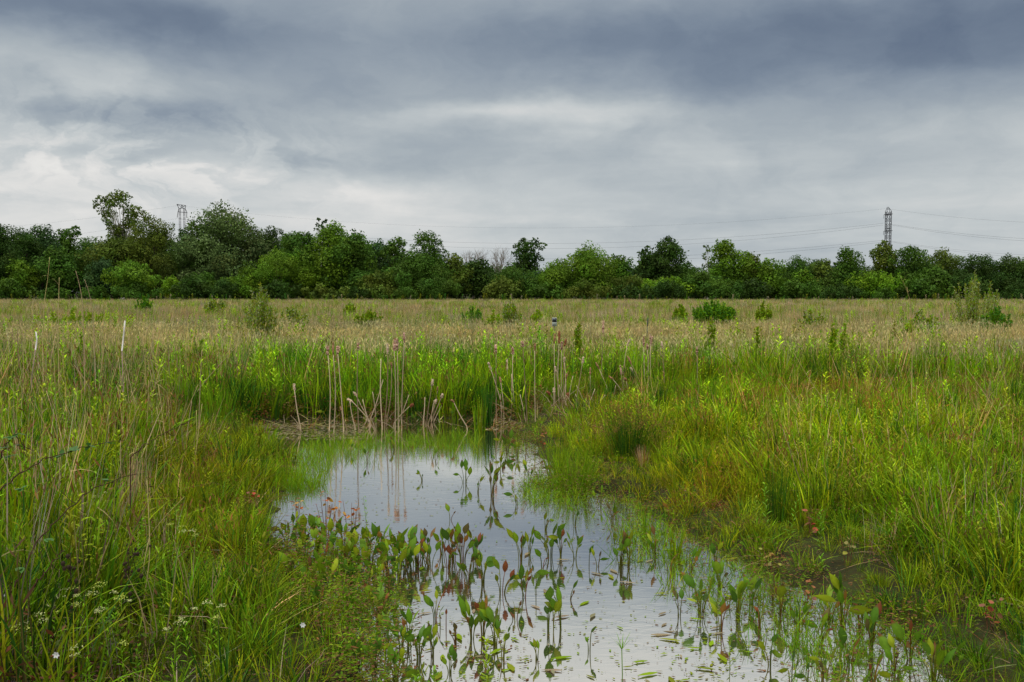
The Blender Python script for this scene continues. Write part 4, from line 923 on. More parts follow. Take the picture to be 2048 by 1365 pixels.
# ------------------------------------------------------------------ shrubs and single tall weeds of the meadow
def shrub(px, top, basepx, w_px, stems, cl, ls, label, name='shrub', spread=1.0, thin=False, k=0, zfix=.1, vee=.5, hj=(.6, 1.0)):
    rr = np.random.default_rng(6000 + k)
    # the visible foot (basepx) is where the surrounding grass hides it: grass top at .8 m
    y = (CH - .8) * FPX / (basepx - 585.0)
    pm = y / FPX; H = (585 - top) * pm + CH - zfix; R = w_px * pm / 2 * 1.25
    b = AT(px, 585, y); b[2] = zfix; root = empty(name, b)
    sm = MB(); fo = MB()
    for i in range(stems):
        a = rr.uniform(0, 2 * pi); q = rr.uniform(0, 1) ** .6
        hh = H * (1 - vee * q ** 1.6) * rr.uniform(*hj) if i else H
        if i == 0: q = .08
        s = np.linspace(0, 1, 7); rad = R * q * np.sin(s * pi * .5) ** .9
        pts = np.stack([np.cos(a) * rad, np.sin(a) * rad, s * hh], 1) + rr.normal(0, .015, (7, 3)); pts[0] = [pts[0][0], pts[0][1], -.05]
        sm.add(*tube(pts, np.linspace(.012, .003, 7) * (H / 2) ** .5, (.10, .075, .035), 4))
        nlf = int(hh / ls * 9); t = rr.uniform(.14, 1, nlf); ip = t * 6; i0 = np.minimum(ip.astype(int), 5); fr = (ip - i0)[:, None]
        P = pts[i0] * (1 - fr) + pts[i0 + 1] * fr
        P += rr.normal(0, 1, (nlf, 3)) * (.05 * H * (1.1 - t))[:, None] * spread
        T = unit(rr.normal(0, .7, (nlf, 3)) + [0, 0, .9]); S = unit(np.cross(T, rr.normal(0, 1, (nlf, 3))))
        c = np.array(cl)[rr.integers(0, len(cl), nlf)] * rr.uniform(.7, 1.3, (nlf, 1))
        fo.add(*ribbon(P, T, S, S, ls * rr.uniform(.6, 1.3, nlf), ls * (.28 if thin else .5), np.array([.35, 1, .12]), 0., c, c))
    obj('stems', sm, M_BARK, root); obj('foliage', fo, M_GRASS, root)
    return tag(root, label, 'shrub' if name != 'tall_weed' else 'weed')
WIL = [OLIVE * 1.2, GREEN * 1.2, np.array((.36, .40, .20)), OLIVE * 1.5]
shrub(519, 566, 668, 70, 56, WIL, .085, 'bushy willow shrub with a thin spire, standing alone in the dry meadow', 'willow_shrub', k=1, thin=True, vee=.55, hj=(.8, .98))
shrub(1950, 542, 652, 74, 34, WIL, .085, 'tall open willow shrub with dry grass round its foot at the wood side', 'willow_shrub', k=2, thin=True, vee=.30, hj=(.72, 1.0))
SH = [(287, 585, 612, 28, 'GREEN', 'small grey-green shrub on the meadow edge below the thin-leaved giant tree'), (430, 588, 618, 30, 'WIL', 'pale thin shrub on the meadow left of the bushy willow'),
      (737, 612, 642, 42, 'YG', 'rounded yellow-green bush in the middle of the meadow'), (700, 603, 618, 18, 'YG', 'tiny yellow-green bush beyond the rounded one'), (1020, 588, 638, 44, 'WIL', 'grey-green willow shrub above the little white sign, slightly left'),
      (945, 608, 632, 34, 'GREEN', 'dark green low bush left of the grey-green willow'), (985, 616, 640, 34, 'DG', 'olive bush touching the grey-green willow'), 
      (1075, 614, 636, 26, 'DG', 'low green bush just behind the white sign'), (1428, 597, 636, 62, 'GREEN', 'dense bright green bush under the far wood, the greenest in the meadow'), (1360, 603, 628, 22, 'YG', 'small green bush left of the dense bright green bush'),
      (1528, 592, 634, 24, 'YG', 'slender green sapling right of the dense bright green bush'), (1620, 606, 650, 46, 'WIL', 'hazy grey-green shrub in the right meadow'),
      (1840, 606, 652, 56, 'WIL', 'wide hazy shrub left of the tall open willow'), (1820, 632, 660, 30, 'DG', 'low green weed clump in front of the wide hazy shrub'), (1995, 602, 650, 40, 'GREEN', 'low green bush touching the tall open willow'),
      (148, 612, 640, 100, 'DG', 'long low dark green patch of bushes in the left meadow'),
      (585, 604, 640, 44, 'WIL', 'greyish low shrub right of the bushy willow'), ]
CL = dict(GREEN=[GREEN * .8, GREEN * 1.05, DGREEN * 2], WIL=WIL, YG=[YGREEN * .85, OLIVE * 1.3, GREEN], DG=[GREEN * 1.3, OLIVE * 1.7, YGREEN])
for k, (px, top, bs_, w_, cl, lb) in enumerate(SH):
    shrub(px, top + (bs_ - top) * (.12 if px == 1428 or px == 1020 else .24), bs_ + 5, w_ * 1.15, (110 if px == 1428 else 30) if w_ < 50 or px == 1428 else 48, CL[cl], .10 if bs_ > 630 else .16, lb, 'shrub', k=20 + k, vee=.25, hj=(.8, 1.0) if px in (1428, 737) else (.6, 1.0))
TW = [(1424, 640, 690, 22, 'YG', 'bright lime-topped weed right of the dark narrow sign'), (1516, 654, 695, 14, 'YG', 'slim weed with a bright green top in the right meadow'), (1668, 648, 700, 20, 'DG', 'weed with round dark leaves in the right meadow'),
      (1690, 645, 702, 26, 'DG', 'taller weed with round dark leaves beside its smaller neighbour'), (1158, 648, 700, 28, 'YG', 'yellow-green weed clump between the white sign and the dark narrow sign'), (400, 682, 712, 40, 'YG', 'bright green leafy clump below the bushy willow'),
      (160, 664, 720, 24, 'DG', 'dark leafy weed between the two white stakes'), (1720, 1, 1, 1, '', '')]
for k, (px, top, bs_, w_, cl, lb) in enumerate(TW[:-1]):
    shrub(px, top, bs_, w_, 9, CL[cl], .07, lb, 'tall_weed', k=60 + k, vee=.4)

# ------------------------------------------------------------------ signs and stakes
def small_sign(px, top, hp, wp, y, edge, label):
    pm = y / FPX; b = AT(px, 585, y); b[2] = .1; root = empty('small_sign', b)
    zt_ = CH - (top - 585) * pm - .1; h = hp * pm; w_ = wp * pm
    mb = MB(); mb.add(*box((0, .017, (zt_ - h * .2) / 2), (.022, .022, zt_ - h * .2), (.10, .11, .06))); obj('post', mb, M_METAL, root)
    mb = MB(); mb.add(*box((0, 0, zt_ - h / 2), (w_, .008, h), (.56, .62, .60) if not edge else (.03, .035, .035))); pl = obj('panel', mb, M_PAINT, root)
    mb = MB(); mb.add(*box((0, -.006, zt_ - h * .27), (w_ * .94, .004, h * .46), (.012, .018, .028))); obj('dark_field', mb, M_PAINT, pl)
    for q in (-.26, 0, .24):
        mb = MB(); mb.add(*box((q * w_, -.0092, zt_ - h * .24), (w_ * .18, .002, h * .07), (.10, .13, .17))); obj('text_block', mb, M_PAINT, pl)
    mb = MB(); mb.add(*box((-.12 * w_, -.0062, zt_ - h * .83), (w_ * .16, .004, h * .08), (.05, .06, .06))); obj('emblem', mb, M_PAINT, pl)
    mb = MB(); mb.add(*box((0, -.0062, zt_ - h * .62), (w_ * .06, .004, h * .14), (.28, .36, .37))); obj('text_line', mb, M_PAINT, pl)
    if edge: root.rotation_euler = (0, 0, radians(76))
    return tag(root, label, 'sign', 'small boundary signs in the meadow')
small_sign(1109, 636, 17, 9.4, 30, False, 'small white sign with a dark upper block standing in the dry meadow')
small_sign(1296, 636, 17, 9.4, 30.5, True, 'narrow dark sign seen edge-on in the dry meadow')
def stake(pts_px, y, r, split, label):
    pts = np.array([AT(a, b_, y) for a, b_ in pts_px]); b = pts[-1].copy(); root = empty('white_stake', b); pts = pts - b
    up = pts[:split + 1][::-1]; lo = pts[split:][::-1]
    mb = MB(); mb.add(*tube(up, r, (.62, .58, .54), 6)); obj('stripped_top', mb, M_PAINT, root)
    mb = MB(); mb.add(*tube(lo, r * .75, (.34, .25, .20), 6)); obj('lower_shaft', mb, M_DRY, root)
    return tag(root, label, 'stake', 'pale stakes in the grass')
stake([(250, 642), (248, 665), (244, 702), (246, 760), (250, 845)], 14.2, .010, 2, 'straight white stake, the taller and more slanted of the two')
stake([(72, 664), (74, 680), (71, 700), (64, 750), (60, 850)], 14.0, .010, 2, 'shorter white stake with a bent brown shaft near the left border')

# ------------------------------------------------------------------ tall dry stalks that stand alone
def stalk(pts_px, y, r, col, label, group, name='dry_stalk', side_leaves=True, k=0):
    rr = np.random.default_rng(8000 + k)
    pts = np.array([AT(a, b_, y) for a, b_ in pts_px]); pts[:, 1] += np.linspace(rr.normal(0, .15), 0, len(pts))
    # smooth resample
    t = np.linspace(0, 1, len(pts)); tt = np.linspace(0, 1, 12)
    q = np.stack([np.interp(tt, t, pts[:, c]) for c in range(3)], 1); q[1:-1] = (q[:-2] + q[1:-1] * 2 + q[2:]) / 4
    q[-1, 2] = float(height(q[-1:, 0], q[-1:, 1])[0]) - .05; b = q[-1].copy(); root = empty(name, b); q = (q - b)[::-1]
    mb = MB(); mb.add(*tube(q, np.linspace(r, r * .45, 12), np.array(col) * rr.uniform(.85, 1.1) * np.linspace(.94, 1.06, 12)[:, None], 6)); obj('stem', mb, M_DRY, root, None, True)
    if side_leaves:
        n = int(rr.integers(2, 5)); idx = rr.integers(2, 10, n); P = q[idx]; T = unit(rr.normal(0, .5, (n, 3)) + [0, 0, .8]); S = unit(np.cross(T, rr.normal(0, 1, (n, 3))))
        c = np.array(col) * .9
        for j in range(n): mb = MB(); mb.add(*ribbon(P[j:j + 1], T[j:j + 1], S[j:j + 1], np.array([[0, 0, -1.]]), rr.uniform(.08, .28), .007, np.array([1, .9, .6, .15]), .5, c, c)); obj('dry_leaf', mb, M_DRY, root)
    return tag(root, label, 'dry stalk', group)
ST_L = [((96, 645), (103, 700), (108, 780), (112, 870)), ((80, 662), (50, 740), (22, 800), (10, 880)), ((275, 690), (240, 758), (205, 825), (190, 880)), ((325, 700), (312, 750), (300, 800), (292, 870)), ((291, 665), (291, 730), (290, 850)),
        ((267, 668), (268, 740), (270, 860)), ((150, 730), (178, 770), (196, 822), (200, 870)), ((112, 745), (124, 800), (130, 890)), ((330, 650), (322, 690), (304, 820)), ((0, 772), (22, 795), (60, 850), (80, 900)),
        ((240, 780), (246, 850), (250, 930)), ((276, 775), (250, 815), (240, 840), (232, 900)), ((396, 770), (370, 830), (330, 920), (325, 990)), ((408, 700), (402, 780), (395, 930)), ((300, 760), (296, 850), (262, 985)),
        ((166, 640), (170, 700), (176, 830)), ((44, 690), (46, 760), (44, 880)), ((210, 690), (206, 760), (206, 850)), ((232, 716), (240, 770), (258, 880)), ((135, 700), (138, 780), (160, 905)),
        ((262, 900), (256, 960), (248, 1060)), ((245, 880), (243, 960), (245, 1060)), ((278, 870), (270, 960), (262, 1070)), ((292, 880), (284, 950), (278, 1040)), ((105, 860), (130, 940), (160, 1010), (150, 1150)), ((375, 990), (330, 1035), (288, 1090), (276, 1200)), ((266, 975), (280, 1060), (291, 1130), (272, 1300)),
        ((224, 980), (196, 1030), (178, 1090), (170, 1180)), ((110, 995), (60, 1060), (20, 1130), (0, 1200)), ((148, 960), (160, 1000), (160, 1080), (150, 1190)), ((20, 1000), (10, 1100), (4, 1200), (8, 1330)),
        ((103, 515), (98, 560), (90, 600), (84, 700)), ((108, 555), (112, 600), (116, 700)), ((150, 542), (158, 570), (165, 605), (168, 700)), ((178, 560), (184, 585), (188, 620), (190, 700))]
ST_R = [((1893, 673), (1945, 745), (2017, 853), (2040, 920)), ((1590, 705), (1620, 760), (1650, 802), (1668, 860)), ((1748, 682), (1768, 725), (1790, 780), (1805, 850)), ((2010, 670), (2030, 710), (2055, 790)), ((1984, 690), (2005, 740), (2046, 860)), ((1728, 820), (1736, 880), (1742, 950), (1745, 1000)), ((1722, 820), (1712, 880), (1695, 945)),
        ((1655, 870), (1660, 920), (1664, 1000)), ((1778, 860), (1784, 920), (1786, 1000)), ((1905, 780), (1925, 850), (1930, 960)), ((1980, 800), (1970, 860), (1950, 980)), ((1790, 554), (1804, 575), (1818, 605), (1826, 680)), ((1870, 730), (1884, 790), (1888, 900)), ((1830, 770), (1834, 850), (1840, 960)), ((1940, 860), (1936, 930), (1934, 1020)), ((1560, 760), (1590, 800), (1612, 850))]
rrs = np.random.default_rng(77)
extraL = []
for q in range(34):
    bx_ = rrs.uniform(-20, 400); by_ = rrs.uniform(800, 1010); hgt = rrs.uniform(110, 210); ln_ = rrs.normal(0, .22)
    extraL.append(((bx_ + ln_ * hgt, by_ - hgt), (bx_ + ln_ * hgt * .45 + rrs.normal(0, 3), by_ - hgt * .5), (bx_, by_)))
for k, p in enumerate(sorted(list(ST_L) + extraL, key=lambda p: p[-1][0])):
    by_ = p[-1][1]; y = CH * FPX / (max(by_, 760) - 585.) if by_ > 720 else 15.5
    stalk(p, y, .0056 if y > 9 else .0040, [STRAW, TAN, PINK * 1.05][k % 3], f'{["yellowish", "tan", "pinkish tan"][k % 3]} dry grass stalk on the left bank, {ordinal(k + 1)} from the left', 'tall dry stalks on the left bank', k=k)
extraR = []
for q in range(18):
    bx_ = rrs.uniform(1560, 2060); by_ = rrs.uniform(860, 1060); hgt = rrs.uniform(90, 180); ln_ = rrs.normal(-.1, .22)
    extraR.append(((bx_ + ln_ * hgt, by_ - hgt), (bx_ + ln_ * hgt * .45 + rrs.normal(0, 3), by_ - hgt * .5), (bx_, by_)))
for k, p in enumerate(sorted(list(ST_R) + extraR, key=lambda p: p[-1][0])):
    by_ = p[-1][1]; y = CH * FPX / (max(by_, 780) - 585.) if by_ > 700 else 15.
    stalk(p, y, .0052, [STRAW, TAN, PINK][k % 3], f'{["yellowish", "tan", "pinkish tan"][k % 3]} dry grass stalk on the right bank, {ordinal(k + 1)} from the left', 'tall dry stalks on the right bank', k=300 + k)

# ------------------------------------------------------------------ clumps that stand out
def clump(name, px, py, hpx, wpx, n, cols, label, cat, wid=.007, lean=.22, droop=.2, heads=None, group=None, root_w=.25, z=.05, mat=None, k=5):
    b = G(px, py, z); b[2] = max(0.0, float(height(b[0:1], b[1:2])[0])) - .02; pm = b[1] / FPX
    root = empty(name, b); mb = MB()
    V_, F_, C_ = tuft(n, hpx * pm, wpx * pm * root_w, wid, cols, k, lean, droop, .5, .35, .3); mb.add(V_, F_, C_); obj('blades', mb, mat or M_GRASS, root)
    if heads is not None:
        tips = V_.reshape(n, k, 2, 3)[:, -1, 0]; m = rng.uniform(0, 1, n) < .8; tips = tips[m]; q = len(tips) * 7
        P = np.repeat(tips, 7, 0) + rng.normal(0, .018, (q, 3)) - [0, 0, .02]; T = unit(rng.normal(0, .8, (q, 3)) + [0, 0, .7]); S = unit(np.cross(T, rng.normal(0, 1, (q, 3)))); c = jit(heads, q, .25)
        hb = MB(); hb.add(*ribbon(P, T, S, S, .022, .008, np.array([.4, 1, .2]), 0., c, c)); obj('seed_sprays', hb, M_DRY, root)
    return tag(root, label, cat, group)
clump('rush_clump', 1258, 930, 128, 96, 230, [DGREEN * .8, DGREEN * 1.2, GREEN * .5], 'big dark green fan of rush with brown seed heads on the right bank', 'rush clump', .0055, .30, .05, np.array((.20, .13, .03)), root_w=.22, k=4)
clump('rush_clump', 1228, 925, 90, 70, 90, [GREEN * .8, OLIVE], 'smaller olive rush leaning out from behind the big dark fan', 'rush clump', .005, .35, .1, np.array((.24, .15, .04)), k=4)
clump('rush_clump', 1310, 930, 96, 80, 100, [GREEN * .8, OLIVE * .9], 'olive rush with golden brown tops right of the big dark fan', 'rush clump', .005, .35, .1, np.array((.26, .18, .04)), k=4)
clump('rush_clump', 1150, 972, 110, 100, 240, [GREEN * 1.1, YGREEN * .8, GREEN * .9], 'broad bright green rush clump with reddish feet at the water edge', 'rush clump', .0045, .28, .12, root_w=.3)
clump('rush_clump', 1112, 950, 100, 60, 120, [GREEN, YGREEN * .8], 'narrow bright green clump left of the broad one at the water edge', 'rush clump', .0045, .22, .1)
clump('rush_clump', 1555, 1062, 150, 60, 110, [DGREEN * 1.3, GREEN * .6], 'dark green slender rush clump on the right bank above the red-leaved seedling', 'rush clump', .006, .10, .05, root_w=.3)
clump('rush_clump', 974, 848, 100, 30, 60, [DGREEN, DGREEN * 1.5], 'very dark upright sedge column behind the cattails', 'sedge clump', .012, .06, .04, root_w=.35, k=4)
clump('rush_clump', 960, 862, 90, 30, 40, [GREEN, YGREEN * .8], 'bright green blades left of the very dark sedge column', 'sedge clump', .011, .08, .06, root_w=.35, k=4)
clump('rush_clump', 568, 965, 66, 90, 260, [GREEN * 1.1, YGREEN * .8], 'dense round tuft of fine green rush on the left water edge', 'rush clump', .004, .20, .1, root_w=.42)
clump('rush_clump', 372, 850, 105, 50, 100, [DGREEN * 1.3, GREEN * .7], 'dark green reeds at the left end of the far bank', 'sedge clump', .011, .1, .1, root_w=.4, k=4)
clump('rush_clump', 430, 858, 112, 70, 120, [GREEN * .9, GREEN], 'tall green reeds beside the dark ones at the left end of the far bank', 'sedge clump', .011, .1, .1, root_w=.4, k=4)
clump('sedge_tussock', 1840, 1120, 110, 190, 190, [GREEN * .8, DGREEN * 1.6, YGREEN * .8], 'large arching sedge tussock over a dark hollow on the right bank', 'sedge tussock', .008, .55, .75, root_w=.16, k=7)
clump('sedge_tussock', 1690, 1075, 84, 90, 80, [GREEN * .9, DGREEN * 1.6], 'smaller arching sedge tussock left of the large one', 'sedge tussock', .007, .5, .6, root_w=.16, k=7)
clump('sedge_tussock', 1400, 925, 80, 80, 90, [GREEN * .8, YGREEN * .7], 'arching green tussock right of the big dark rush fan', 'sedge tussock', .006, .45, .5, root_w=.2, k=6)
clump('sedge_tussock', 1560, 808, 110, 110, 120, [GREEN * 1.1, GREEN * .8, YGREEN * .8], 'broad-bladed green sedge beside the dark ditch', 'sedge tussock', .016, .3, .35, root_w=.3, k=6)
clump('sedge_tussock', 1350, 1120, 100, 30, 22, [GREEN * 1.2, YGREEN], 'sheaf of upright flag-like blades in the water by the right bank', 'sedge clump', .012, .08, .1, root_w=.3, z=0)
clump('sedge_tussock', 1290, 1075, 80, 30, 22, [GREEN * 1.1, YGREEN * .8], 'sheaf of narrow upright blades at the corner of the right bank', 'sedge clump', .010, .1, .1, root_w=.3, z=0)
clump('tan_grass_clump', 1285, 945, 60, 26, 90, [PINK, TAN * .9, RUST], 'pinkish dry grass tuft at the foot of the big dark rush fan', 'grass tuft', .004, .12, .1, mat=M_DRY)
for k_, (px, py) in enumerate([(258, 1062), (285, 1050), (115, 975), (128, 1010)]):
    clump('tan_grass_clump', px, py, [190, 170, 110, 80][k_], 30, [34, 26, 24, 20][k_], [TAN, STRAW, GREYTAN, PINK], ['tall bundle of tan stems on the left bank, the thickest', 'tan stem bundle just right of the thickest bundle', 'pale grey-tan stem bundle in the left grass', 'short frayed tan bundle below the grey-tan one'][k_], 'stem bundle', .006, .10, .05, mat=M_DRY, root_w=.5)

# leafy stems standing in or by the water
def leafy_thing(px, py, hpx, nl, ll, lw_, col, label, name='leafy_stem', up=.9, group='leafy stems at the water', z=None):
    b = G(px, py, 0.0); b[2] = max(-.03, float(height(b[0:1], b[1:2])[0]) - .02) if z is None else z; pm = b[1] / FPX; h = hpx * pm
    root = empty(name, b); V_, F_, C_ = leafy(h, nl, ll, lw_, col, up, start=.1, stemw=.005)
    mb = MB(); ns = 12 # first two ribbons are the stem
    st = MB(); st.add(V_[:12], F_[:4], C_[:12]); obj('stem', st, M_GRASS, root)
    fo = MB(); fo.add(V_[12:], F_[4:] - 12, C_[12:]); obj('leaves', fo, M_LEAF, root)
    return tag(root, label, 'leafy plant', group)
LS = [(976, 1372, 118, 30, .055, .016, YGREEN, 'bright leafy stem rising from the water at the bottom border'), (735, 1080, 104, 30, .045, .011, GREEN * 1.3, 'thin pale green leafy stem beside the orange-leaved seedlings'),
      (1310, 1100, 70, 26, .05, .012, GREEN * 1.4, 'narrow leafy stem standing before the right bank corner'), (1280, 1090, 66, 24, .05, .012, GREEN * 1.2, 'leafy stem left of its twin by the right bank corner'),
      (1535, 1100, 120, 34, .07, .014, GREEN * 1.2, 'tall bushy leafy stem by the slender dark rush, left side'), (1575, 1105, 110, 32, .07, .014, GREEN * 1.1, 'tall bushy leafy stem by the slender dark rush, right side'),
      (1510, 1090, 90, 28, .06, .013, YGREEN * .9, 'shorter leafy stem left of the tall bushy ones'), (1640, 1120, 90, 26, .06, .013, GREEN, 'leafy stem right of the red-leaved seedling on the right bank'),
      (1460, 1330, 90, 18, .05, .008, YGREEN * .9, 'thin leafy stem in open water near the right plants'), (870, 1372, 56, 12, .075, .018, GREEN * 1.1, 'star-leaved plant at the bottom border left of the bright stem'), (835, 1385, 60, 12, .07, .018, GREEN * 1.2, 'second star-leaved plant at the bottom border'),
      (790, 1225, 130, 30, .04, .010, YGREEN * .9, 'slender pale leafy stem rising from the left water plants'), (760, 1215, 110, 28, .04, .010, GREEN * 1.2, 'slender leafy stem left of the pale one among the water plants'), (330, 1200, 92, 12, .13, .018, LIME * .9, 'bright light green broad-bladed shoot on the left bank'),
      (380, 1310, 70, 12, .12, .016, GREEN * 1.2, 'green broad-bladed shoot below the bright one'), (1960, 1190, 60, 18, .06, .014, GREEN, 'leafy stem above the reddish seedling near the right border'), (1640, 1160, 60, 16, .06, .014, GREEN * 1.1, 'small leafy stem in the middle of the right bank')]
for a_ in LS: leafy_thing(*a_)
# umbrella-like flatsedge
b = G(1243, 1400, 0); root = empty('flatsedge', b); mb = MB()
hs0 = (1400 - 1296) * b[1] / FPX
mb.add(*tube([(0, 0, -.05), (.004, 0, hs0 * .5), (0, 0, hs0)], .0028, GREEN * .9, 6)); obj('stem', mb, M_GRASS, root)
n = 11; a = np.linspace(0, 2 * pi, n, endpoint=False) + .2; d = np.stack([np.cos(a), np.sin(a), np.zeros(n)], 1); T = unit(d * .75 + [0, 0, 1.0]); S = unit(np.cross(T, d + [0, 0, .3]))
mb = MB(); mb.add(*ribbon(np.tile([0, 0, hs0], (n, 1)), T, S, np.tile([0, 0, -1.], (n, 1)), rng.uniform(.07, .13, n), .004, np.array([.8, 1, .8, .1]), .15, GREEN, GREEN * 1.2)); obj('top_rays', mb, M_GRASS, root)
tag(root, 'thin flatsedge with a star of fine rays in open water at the bottom border', 'sedge plant')

# seedlings with autumn-coloured leaves
def seedling(px, py, hpx, wpx, n, cols, label, ls=.045, k=0):
    rr = np.random.default_rng(9500 + k); b = G(px, py, 0); b[2] = max(-.02, float(height(b[0:1], b[1:2])[0]) - .02); pm = b[1] / FPX
    root = empty('red_leaved_seedling', b); st = MB(); H = hpx * pm; R = wpx * pm / 2
    for i in range(3 + n // 6):
        x_, y_ = rr.uniform(-R, R) * .8, rr.uniform(-R, R) * .6; hh = H * rr.uniform(.6, 1) if i else H
        pts = np.array([(x_ * .2, y_ * .2, -.05), (x_ * .6, y_ * .6, hh * .5), (x_, y_, hh)]); st.add(*tube(pts, [.0035, .0025, .0015], (.14, .06, .03), 4))
        m = max(3, n // (3 + n // 6))
        for j in range(m):
            t = rr.uniform(.45, 1.02); p = pts[1] + (pts[2] - pts[1]) * (t - .5) * 2 if t > .5 else pts[0] + (pts[1] - pts[0]) * t * 2
            a = rr.uniform(0, 6.28); d = unit(np.array([cos(a), sin(a), rr.uniform(-.5, .6)])); p2 = p + d * .012
            S = unit(np.cross(d, rr.normal(0, .5, 3) + [0, 0, 1])); c = np.array(cols)[int(rr.integers(0, len(cols)))] * rr.uniform(.8, 1.2)
            mb = MB(); mb.add(*ribbon(p2[None], d[None], S[None], np.array([[0, 0, -1.]]), ls * rr.uniform(.7, 1.2), ls * .8, np.array([.25, .9, 1, .7, .08]), .15, c * .9, c, fold=.2)); obj('leaf', mb, M_LEAF, root, None, True)
    obj('stem', st, M_BARK, root); return tag(root, label, 'seedling', 'seedlings with coloured leaves')
ORA = [np.array((.50, .20, .03)), np.array((.42, .12, .03)), np.array((.30, .12, .04)), np.array((.52, .30, .04)), np.array((.28, .16, .05))]
RED = [np.array((.42, .08, .03)), np.array((.34, .10, .05)), np.array((.22, .09, .05))]
YEL = [np.array((.30, .30, .05)), np.array((.36, .26, .05)), np.array((.24, .22, .06))]
seedling(652, 1062, 84, 60, 26, ORA, 'orange-leaved seedling, the fullest, at the top of the left water plants', k=1)
seedling(592, 1048, 54, 50, 11, ORA, 'orange-leaved seedling left of the fullest one', k=2)
seedling(702, 1085, 88, 46, 13, ORA, 'brownish orange seedling right of the fullest one', k=3)
seedling(1622, 1098, 56, 26, 9, RED, 'bright red-leaved seedling on the right bank', k=4)
seedling(1545, 1150, 66, 60, 14, YEL + [RED[1]], 'yellowish seedling with round leaves below the slender dark rush', k=5)
seedling(1695, 1150, 76, 44, 10, YEL, 'olive yellow seedling left of the large arching tussock', k=6)
seedling(1978, 1290, 70, 50, 10, RED + [RED[0] * .7], 'dark reddish seedling near the right border', k=7)
seedling(1088, 905, 42, 24, 9, RED + ORA, 'rusty seedling beside the narrow bright green clump', ls=.04, k=8)
seedling(505, 1030, 46, 60, 9, RED, 'rusty seedling in the grass left of the pond', k=9)
seedling(1618, 1200, 40, 50, 8, [ORA[2], RED[2], RED[0] * .8], 'rusty low seedling at the water edge below the red one', k=10)

# ------------------------------------------------------------------ bramble canes, dead flower stalks, white flowers
def cane(pp, name, label, k, leaves=0):
    rr = np.random.default_rng(9700 + k); pts = np.array([AT(a, b_, y) for a, b_, y in pp]); t = np.linspace(0, 1, len(pts)); tt = np.linspace(0, 1, 26)
    q = np.stack([np.interp(tt, t, pts[:, c]) for c in range(3)], 1)
    for _ in range(2): q[1:-1] = (q[:-2] + q[1:-1] * 2 + q[2:]) / 4
    q += rr.normal(0, .006, q.shape); b = q[0].copy(); b[2] = float(height(b[0:1], b[1:2])[0]); root = empty(name, b); q = q - b
    c = np.array((.050, .022, .016))
    mb = MB(); mb.add(*tube(np.vstack([[q[0][0] - .02, 0, -.05], q]), np.linspace(.0050, .0020, 27), c, 6)); obj('cane', mb, M_BARK, root, None, True)
    for i in range(5, 25, 4):
        d = unit(rr.normal(0, .5, 3) + [0, 0, -.3]); mb = MB(); mb.add(*tube([q[i], q[i] + d * .05, q[i] + d * .09 + [0, 0, .02]], [.0022, .0018, .001], c, 4)); obj('twig', mb, M_BARK, root)
    for i in range(leaves):
        p = q[int(rr.integers(4, 22))] + rr.normal(0, .03, 3); fo = MB()
        for j in range(3):
            d = unit(rr.normal(0, .8, 3) * [1, 1, .3]); S = unit(np.cross(d, [0, 0, 1.0])); g_ = np.array((.06, .15, .03)) * rr.uniform(.7, 1.2)
            fo.add(*ribbon(p[None], d[None], S[None], np.array([[0, 0, -1.]]), .055, .036, np.array([.3, .9, 1, .6, .05]), .2, g_, g_, fold=.2))
        obj('leaf', fo, M_LEAF, root, None, True)
    return tag(root, label, 'bramble cane', 'bramble canes on the left bank')
cane([(-30, 1010, 6.6), (0, 982, 6.6), (45, 946, 6.7), (95, 915, 6.8), (145, 902, 6.9), (200, 888, 7.0), (250, 880, 7.2)], 'bramble_cane', 'dark bramble cane arching over the left grass, the upper of the two long ones', 1, 6)
cane([(15, 1200, 5.4), (30, 1172, 5.4), (55, 1125, 5.5), (82, 1075, 5.6), (115, 1035, 5.7), (160, 992, 5.8), (215, 966, 5.9), (275, 948, 6.0)], 'bramble_cane', 'dark bramble cane arching over the left grass, the lower of the two long ones', 2, 3)
cane([(262, 915, 7.6), (285, 892, 7.7), (330, 866, 7.9), (390, 838, 8.2)], 'bramble_cane', 'thin bramble cane end crossing toward the pond beyond the tan bundle', 3, 0)
cane([(45, 1210, 5.3), (75, 1165, 5.4), (105, 1125, 5.5), (130, 1100, 5.6)], 'bramble_cane', 'short dark cane below the long lower one', 4, 0)
cane([(-20, 960, 6.4), (12, 890, 6.5), (28, 868, 6.5), (42, 880, 6.5), (52, 912, 6.5)], 'bramble_cane', 'hooked cane with dark leaves at the left border', 5, 5)
def dead_flower(px, py, hpx, nh, label, k):
    rr = np.random.default_rng(9800 + k); b = G(px, py, .1); pm = b[1] / FPX; H = hpx * pm; root = empty('dead_flower_stalk', b); c = np.array((.025, .016, .010))
    s = np.linspace(0, 1, 7)[:, None]; pts = np.array([rr.normal(0, .05), 0, H]) * s + rr.normal(0, .006, (7, 3)); mb = MB(); mb.add(*tube(pts, np.linspace(.0035, .0018, 7), c, 6)); obj('stem', mb, M_BARK, root)
    for j in range(nh):
        t = rr.uniform(.5, 1); p = pts[-1] * t + [rr.normal(0, .035), rr.normal(0, .035), 0]; r = rr.uniform(.008, .014)
        mb = MB(); mb.add(*tube([pts[-1] * (t - .06), p], .0012, c, 4)); mb.add(*tube([p - [0, 0, r], p, p + [0, 0, r]], [r * .4, r, r * .5], c * 1.3, 6)); obj('seed_capsule', mb, M_BARK, root)
    return tag(root, label, 'dead stalk', 'black dead flower stalks on the left bank')
dead_flower(150, 1345, 245, 14, 'black dead stalk with dark seed capsules, tallest of the three', 1)
dead_flower(262, 1285, 190, 16, 'black dead stalk thick with seed capsules right of the tallest', 2)
dead_flower(280, 1250, 170, 8, 'thin black dead stalk beside the thick one', 3)
